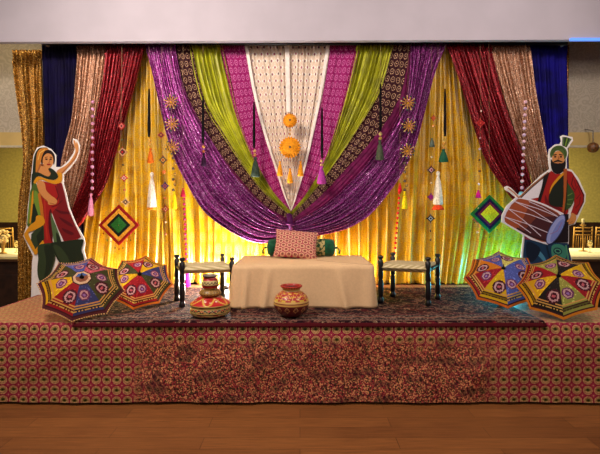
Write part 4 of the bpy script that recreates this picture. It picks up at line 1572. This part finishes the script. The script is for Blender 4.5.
kite(119, 225, 19.5, [(1, (140, 22, 24)), (0.80, (222, 160, 50)), (0.56, (24, 30, 26)), (0.38, (44, 110, 44))], 'large diamond thread ornament, red and yellow around green, left side', 122)
kite(489.5, 214, 18.5, [(1, (30, 110, 50)), (0.80, (24, 20, 60)), (0.62, (96, 24, 60)), (0.46, (196, 206, 40))], 'large diamond thread ornament, green and navy around lime, right side', 489)
G = 'strings of small diamonds and beads'
ornament('diamond_string', 'string of red and cream diamonds above the red and green kite', 'string', 122, 0,
         [('diamond', 121.5, 126, 4.2, RDc, (214, 120, 110), (90, 20, 30)), ('diamond', 122.5, 152, 4.6, (196, 150, 110), (60, 20, 30), (180, 40, 40)), ('diamond', 124, 178, 3.6, (196, 44, 50), (230, 200, 190), (170, 30, 40)), ('diamond', 125.5, 202, 4.0, (206, 170, 120), (60, 40, 40), (206, 170, 120)), ('bead', 122, 140, 1.0, (70, 90, 50)), ('bead', 123, 165, 1.1, (70, 60, 40)), ('bead', 124.5, 190, 1.1, (180, 60, 40))], G)
ornament('diamond_string', 'string of small red, gold and navy diamonds right of the white left tassel', 'string', 162, 0,
         [('diamond', 161, 135, 3.4, (150, 26, 30), (60, 50, 50), (200, 120, 60)), ('diamond', 163, 160, 4.0, (40, 40, 60), (200, 150, 60), (160, 40, 40)), ('bead', 164, 172, 2.0, (214, 110, 40)), ('diamond', 165, 186, 3.8, (50, 44, 110), (180, 90, 60), (60, 50, 120)), ('bead', 165, 198, 1.4, (190, 110, 50)), ('diamond', 165.5, 209, 3.6, (150, 30, 30), (206, 160, 110), (120, 30, 40)), ('bead', 165.5, 222, 1.2, (206, 160, 110)), ('bead', 165.5, 234, 1.2, (180, 90, 60))], G)
ornament('diamond_string', 'string of small dark diamonds left of the white right tassel', 'string', 431, 0,
         [('diamond', 433.5, 118, 2.6, (170, 40, 30), (206, 110, 40), (150, 40, 30)), ('bead', 433.5, 126, 1.6, (206, 130, 40)), ('tassel', 432, 138, 2.6, (84, 96, 84), 9), ('bead', 431.5, 157, 1.1, (220, 200, 150)), ('diamond', 431.3, 170, 4.0, (30, 20, 30), (206, 160, 160), (120, 40, 50)), ('bead', 431.3, 183, 1.1, (220, 200, 150)), ('diamond', 431, 197, 3.4, (120, 30, 110), (170, 40, 130), (120, 30, 110)), ('diamond', 430.6, 218.5, 4.0, (20, 20, 30), (170, 180, 180), (24, 24, 30)), ('bead', 430.5, 231, 1.0, (40, 40, 40)), ('bead', 430.5, 240, 0.9, (40, 40, 40))], G)
ornament('diamond_string', 'string with a red diamond and pink drop across the right maroon drape', 'string', 480, 0,
         [('bead', 481, 111, 1.0, (220, 180, 170)), ('diamond', 480.5, 123, 4.2, (180, 40, 36), (130, 20, 26), (210, 60, 50)), ('bead', 480, 138, 1.1, (210, 150, 150)), ('bead', 479.5, 149, 1.3, (200, 170, 190)), ('bead', 479.5, 160, 1.0, (60, 30, 40)), ('bead', 479.5, 171, 1.2, (90, 40, 30)), ('bead', 478.8, 184, 1.2, (230, 220, 220)), ('tassel', 478.3, 190, 2.8, (196, 30, 140), 8), ('bead', 477.8, 208, 1.2, (200, 150, 120)), ('diamond', 477.3, 219, 4.4, (150, 90, 70), (60, 130, 100), (200, 150, 120)), ('bead', 477.3, 232, 1.3, (210, 170, 130))], G)
# thick black cord tassels
G = 'black cord tassels hung before the drapes'


def black_tassel(px, y0, y1, items, label):
    ornament('cord_tassel', label, 'tassel', px, 0, [('cordage', px, y0, 1.55, (18, 14, 16), y1)] + items, G)


black_tassel(149, 89, 137, [('bead', 149.6, 140, 1.8, (190, 140, 50)), ('bead', 149.8, 144.5, 1.5, (200, 150, 60)), ('tassel', 150.5, 148, 3.2, (214, 104, 24), 15), ('tassel', 151.8, 172, 4.6, (226, 214, 196), 36), ('tassel', 151.8, 203, 5.0, (226, 140, 40), 7)], 'black cord with an orange tassel and long white tassel, left yellow curtain')
black_tassel(203, 96, 144, [('bead', 203.5, 147, 1.8, (190, 130, 60)), ('bead', 203.5, 151.5, 1.6, (160, 90, 50)), ('tassel', 203.8, 153, 2.8, (44, 18, 44), 13)], 'black cord tassel with dark end over the left purple swag')
black_tassel(254, 102, 148, [('bead', 254.6, 151, 1.6, (190, 150, 90)), ('bead', 255, 155, 1.6, (190, 130, 60)), ('tassel', 255.5, 157, 4.4, (52, 66, 56), 20)], 'black cord tassel with slate green end over the left lime drape')
black_tassel(322, 108, 158, [('bead', 321.5, 161, 1.6, (190, 150, 90)), ('bead', 321.5, 165, 1.6, (200, 160, 110)), ('tassel', 321.5, 166, 4.4, (170, 60, 150), 18)], 'black cord tassel with bright violet end over the right magenta drape')
black_tassel(380.5, 84, 131, [('bead', 380.3, 134, 1.8, (190, 170, 100)), ('bead', 380.3, 138.5, 1.8, (170, 140, 60)), ('tassel', 379.8, 140, 4.0, (70, 78, 60), 20)], 'black cord tassel with olive grey end over the right brocade drape')
black_tassel(445, 89, 136, [('bead', 444.6, 139, 1.6, (190, 150, 50)), ('bead', 444, 143.5, 1.8, (200, 140, 50)), ('bead', 443.5, 148, 1.6, (180, 120, 40)), ('tassel', 443.5, 149, 4.6, (30, 84, 60), 13)], 'black cord tassel with bottle green end, right yellow curtain')
ornament('white_tassel', 'long white tassel with an orange hem on the right yellow curtain', 'tassel', 438, 0, [('tassel', 438, 171, 4.8, (226, 216, 196), 34), ('tassel', 438, 203, 6.0, (214, 70, 30), 7)])
# wheels
G = 'strings of beaded wheels'
for sgn, pts, ch, lab in ((0, [(171, 102), (172, 124), (172.5, 147)], (174, 158, 190), 'string of three beaded wheels with a yellow tassel over the left purple swag'), (1, [(408, 103), (409, 126), (407.5, 151)], (405.5, 163, 190), 'string of three beaded wheels with a yellow tassel over the right purple swag')):
    it = [('wheel', x, y, 7.4, (0, 0, 0)) for x, y in pts]
    n_ = 6
    it += [('bead', ch[0] + (0.8 if k % 2 else -0.8), ch[1] + (ch[2] - ch[1]) * k / n_, 1.5, (170, 130, 50) if k % 2 else (90, 70, 50)) for k in range(n_ + 1)]
    it += [('tassel', ch[0] + (0.4 if not sgn else -1.0), ch[2] + 1, 2.8, (232, 206, 20), 18)]
    ornament('wheel_string', lab, 'string', pts[0][0], 0, it, G)
# pompom strands
G = 'pompom strands at the swag edges'
it = [('tassel', 183, 188, 2.6, (176, 30, 60), 9)] + [('pompom', 184 + k * 0.18, 199 + k * 5.0, 1.35, (170, 24, 84)) for k in range(13)]
it += [('tassel', 187, 263, 3.4, (170, 24, 120), 24)]  # tassel shape standing in for a magenta piece of curtain
ornament('pompom_strand', 'strand of magenta pompoms above the left low stool', 'strand', 183, 0, it, G)
it = [('tassel', 400, 183, 2.0, (196, 26, 40), 9)] + [('pompom', 399.5 - k * 0.4, 193 + k * 5.0, 1.35, (196, 30, 40)) for k in range(13)]
ornament('pompom_strand', 'strand of red pompoms above the right low stool', 'strand', 400, 0, it, G)
# marigold hanging
ORc = (226, 146, 30)
ornament('marigold_hanging', 'two orange marigold rosettes with little tassels on the cream centre drapes', 'hanging ornament', 290, 0,
         [('flower', 290, 120.5, 7.6, ORc), ('bead', 290, 130, 1.2, (200, 160, 90)), ('bead', 290, 134, 1.2, (200, 160, 90)), ('flower', 290, 147.5, 11.4, ORc), ('tassel', 280, 161, 2.8, ORc, 15), ('tassel', 290, 168, 2.8, ORc, 15), ('tassel', 300.5, 161, 2.8, ORc, 15)], Y=4.88)

# ------------------------------------------------------------ side room
white_cloth = plain('table_linen', (222, 216, 190), 0.8, var=0.03)
goldm = plain('gold_resin', (170, 130, 62), 0.4, 0.3)


def table(x0, x1, y0, y1, label):
    t = empty('banquet_table', ((x0 + x1) / 2, (y0 + y1) / 2, 0), label, 'table', 'banquet tables in the next room')
    hx, hy = (x1 - x0) / 2, (y1 - y0) / 2
    MB().box((-hx, -hy, 0.72), (hx, hy, 0.745)).build('tabletop', plain('table_wood', (120, 90, 60)), t, smooth=False)
    mb = MB()
    N_ = 120
    rows = 6
    per_ = 4 * (hx + hy)
    for j in range(rows + 1):
        for i in range(N_):
            s_ = per_ * i / N_
            for (ax, ay), (bx_, by_), nx, ny in (((-hx, -hy), (hx, -hy), 0, -1), ((hx, -hy), (hx, hy), 1, 0), ((hx, hy), (-hx, hy), 0, 1), ((-hx, hy), (-hx, -hy), -1, 0)):
                l = math.hypot(bx_ - ax, by_ - ay)
                if s_ <= l + 1e-9:
                    break
                s_ -= l
            q = s_ / l
            off = 0.004 + 0.03 * (j / rows) * (0.5 + 0.5 * math.sin(i * 1.1))
            mb.v.append((ax + (bx_ - ax) * q + nx * off, ay + (by_ - ay) * q + ny * off, 0.75 - 0.70 * j / rows))
    for j in range(rows):
        for i in range(N_):
            i2 = (i + 1) % N_
            mb.face([j * N_ + i, (j + 1) * N_ + i, (j + 1) * N_ + i2, j * N_ + i2])
    mb.face(list(range(N_)))
    mb.build('tablecloth', white_cloth, t)
    for sx in (-1, 1):
        for sy in (-1, 1):
            MB().tube([(sx * (hx - 0.1), sy * (hy - 0.1), 0), (sx * (hx - 0.1), sy * (hy - 0.1), 0.72)], 0.02, 8).build('leg', steel, t)
    return t


table(-6.2, -4.0, 6.9, 8.4, 'white clothed table in the next room behind the dancing woman')
table(4.0, 6.3, 6.9, 8.4, 'white clothed table in the next room behind the drummer')


def chair(x, y, rz, label):
    t = empty('banquet_chair', (x, y, 0), label, 'chair', 'gold chairs in the next room', rz)
    MB().box((-0.20, -0.20, 0.45), (0.20, 0.20, 0.475)).build('seat', goldm, t, smooth=False)
    MB().box((-0.19, -0.19, 0.475), (0.19, 0.19, 0.51)).build('cushion', white_cloth, t, smooth=False)
    for sx in (-1, 1):
        MB().tube([(sx * 0.19, -0.19, 0), (sx * 0.185, -0.19, 0.45)], 0.014, 8).build('leg', goldm, t)
        MB().tube([(sx * 0.19, 0.21, 0), (sx * 0.185, 0.19, 0.45)], 0.014, 8).build('leg', goldm, t)
    bk = MB()
    for sx in (-1, 1):
        bk.tube([(sx * 0.185, 0.19, 0.45), (sx * 0.18, 0.24, 1.12)], 0.014, 8)
    for z in (0.60, 0.96, 1.03, 1.10):
        bk.tube([(-0.18, 0.2 + (z - 0.45) * 0.07, z), (0.18, 0.2 + (z - 0.45) * 0.07, z)], 0.012, 8)
    for k in range(-3, 4):
        bk.tube([(k * 0.045, 0.21, 0.60), (k * 0.045, 0.235, 0.96)], 0.008, 6)
    bk.build('backrest', goldm, t)
    return t


c0 = chair(P(576, 0, 9.3).x, 9.3, PI, 'gold spindle backed chair seen just right of the drummer')
for x, y, lab in ((P(597.5, 0, 9.3).x, 9.3, 'gold spindle backed chair at the far right edge of the photo'), (P(11, 0, 9.0).x, 9.0, 'gold spindle backed chair left of the gold sequin curtain')):
    c_ = copy_tree(c0)
    c_.location = (x, y, 0)
    c_['label'] = lab

# glasses and a candle stand on the tables
glass_m, nt, b = new_mat('clear_glass', 0.05)
b.inputs['Transmission Weight'].default_value = 0.85
b.inputs['Base Color'].default_value = lin((235, 225, 190))


def goblet(x, y, label):
    o = MB().lathe([(0.034, 0), (0.034, 0.003), (0.005, 0.008), (0.004, 0.075), (0.02, 0.09), (0.038, 0.12), (0.040, 0.155), (0.034, 0.20), (0.032, 0.20), (0.037, 0.155), (0.03, 0.11), (0.001, 0.095)], 20).build('goblet', glass_m, None, (x, y, 0.752))
    tag(o, label, 'glass', 'goblets on the tables')


goblet(P(16.5, 0, 7.6).x, 7.6, 'clear goblet on the white table left of the gold curtain')
goblet(P(20.5, 0, 8.0).x, 8.0, 'clear goblet nearest the gold curtain on the left white table')
goblet(P(590, 0, 7.6).x, 7.6, 'clear goblet on the white table behind the drummer')
t = empty('candle_stand', (P(583, 0, 7.8).x, 7.8, 0.752), 'gold candle stand on the white table right of the drummer', 'candle stand')
MB().lathe([(0.07, 0), (0.07, 0.01), (0.015, 0.02), (0.012, 0.20), (0.025, 0.22), (0.012, 0.24), (0.012, 0.42), (0.05, 0.45), (0.05, 0.46), (0.01, 0.462)], 18).build('stand', goldm, t)
MB().lathe([(0.022, 0.462), (0.022, 0.56), (0.004, 0.565)], 14).build('candle', white_cloth, t)
t = empty('flower_centrepiece', (P(3, 0, 7.4).x, 7.4, 0.752), 'cream flower centrepiece in a gold vase at the left edge', 'flowers')
MB().lathe([(0.06, 0), (0.06, 0.01), (0.02, 0.03), (0.03, 0.14), (0.05, 0.2), (0.045, 0.2)], 18).build('vase', goldm, t)
mb = MB()
rnd = random.Random(3)
for k in range(40):
    th, ph = rnd.random() * 2 * PI, rnd.random() * PI
    mb.sphere((0.09 * math.sin(ph) * math.cos(th), 0.09 * math.sin(ph) * math.sin(th), 0.28 + 0.09 * math.cos(ph)), 0.028, 7, 5)
mb.build('blooms', plain('cream_petals', (226, 206, 160), 0.8), t)
# round brown lamp under the soffit
t = empty('hanging_lamp', (P(593, 0, 5.30).x, 5.30, P(593, 147.5, 5.30).z), 'round brown lamp hanging below the yellow soffit band at the far right', 'lamp')
MB().sphere((0, 0, 0), 0.062, 20, 12).build('shade', plain('brown_ceramic', (110, 70, 34), 0.4, var=0.25), t)
MB().tube([(0, 0, 0.05), (0, 0, 0.20), (0, 0.15, 0.24)], 0.006, 8).build('rod', steel, t)
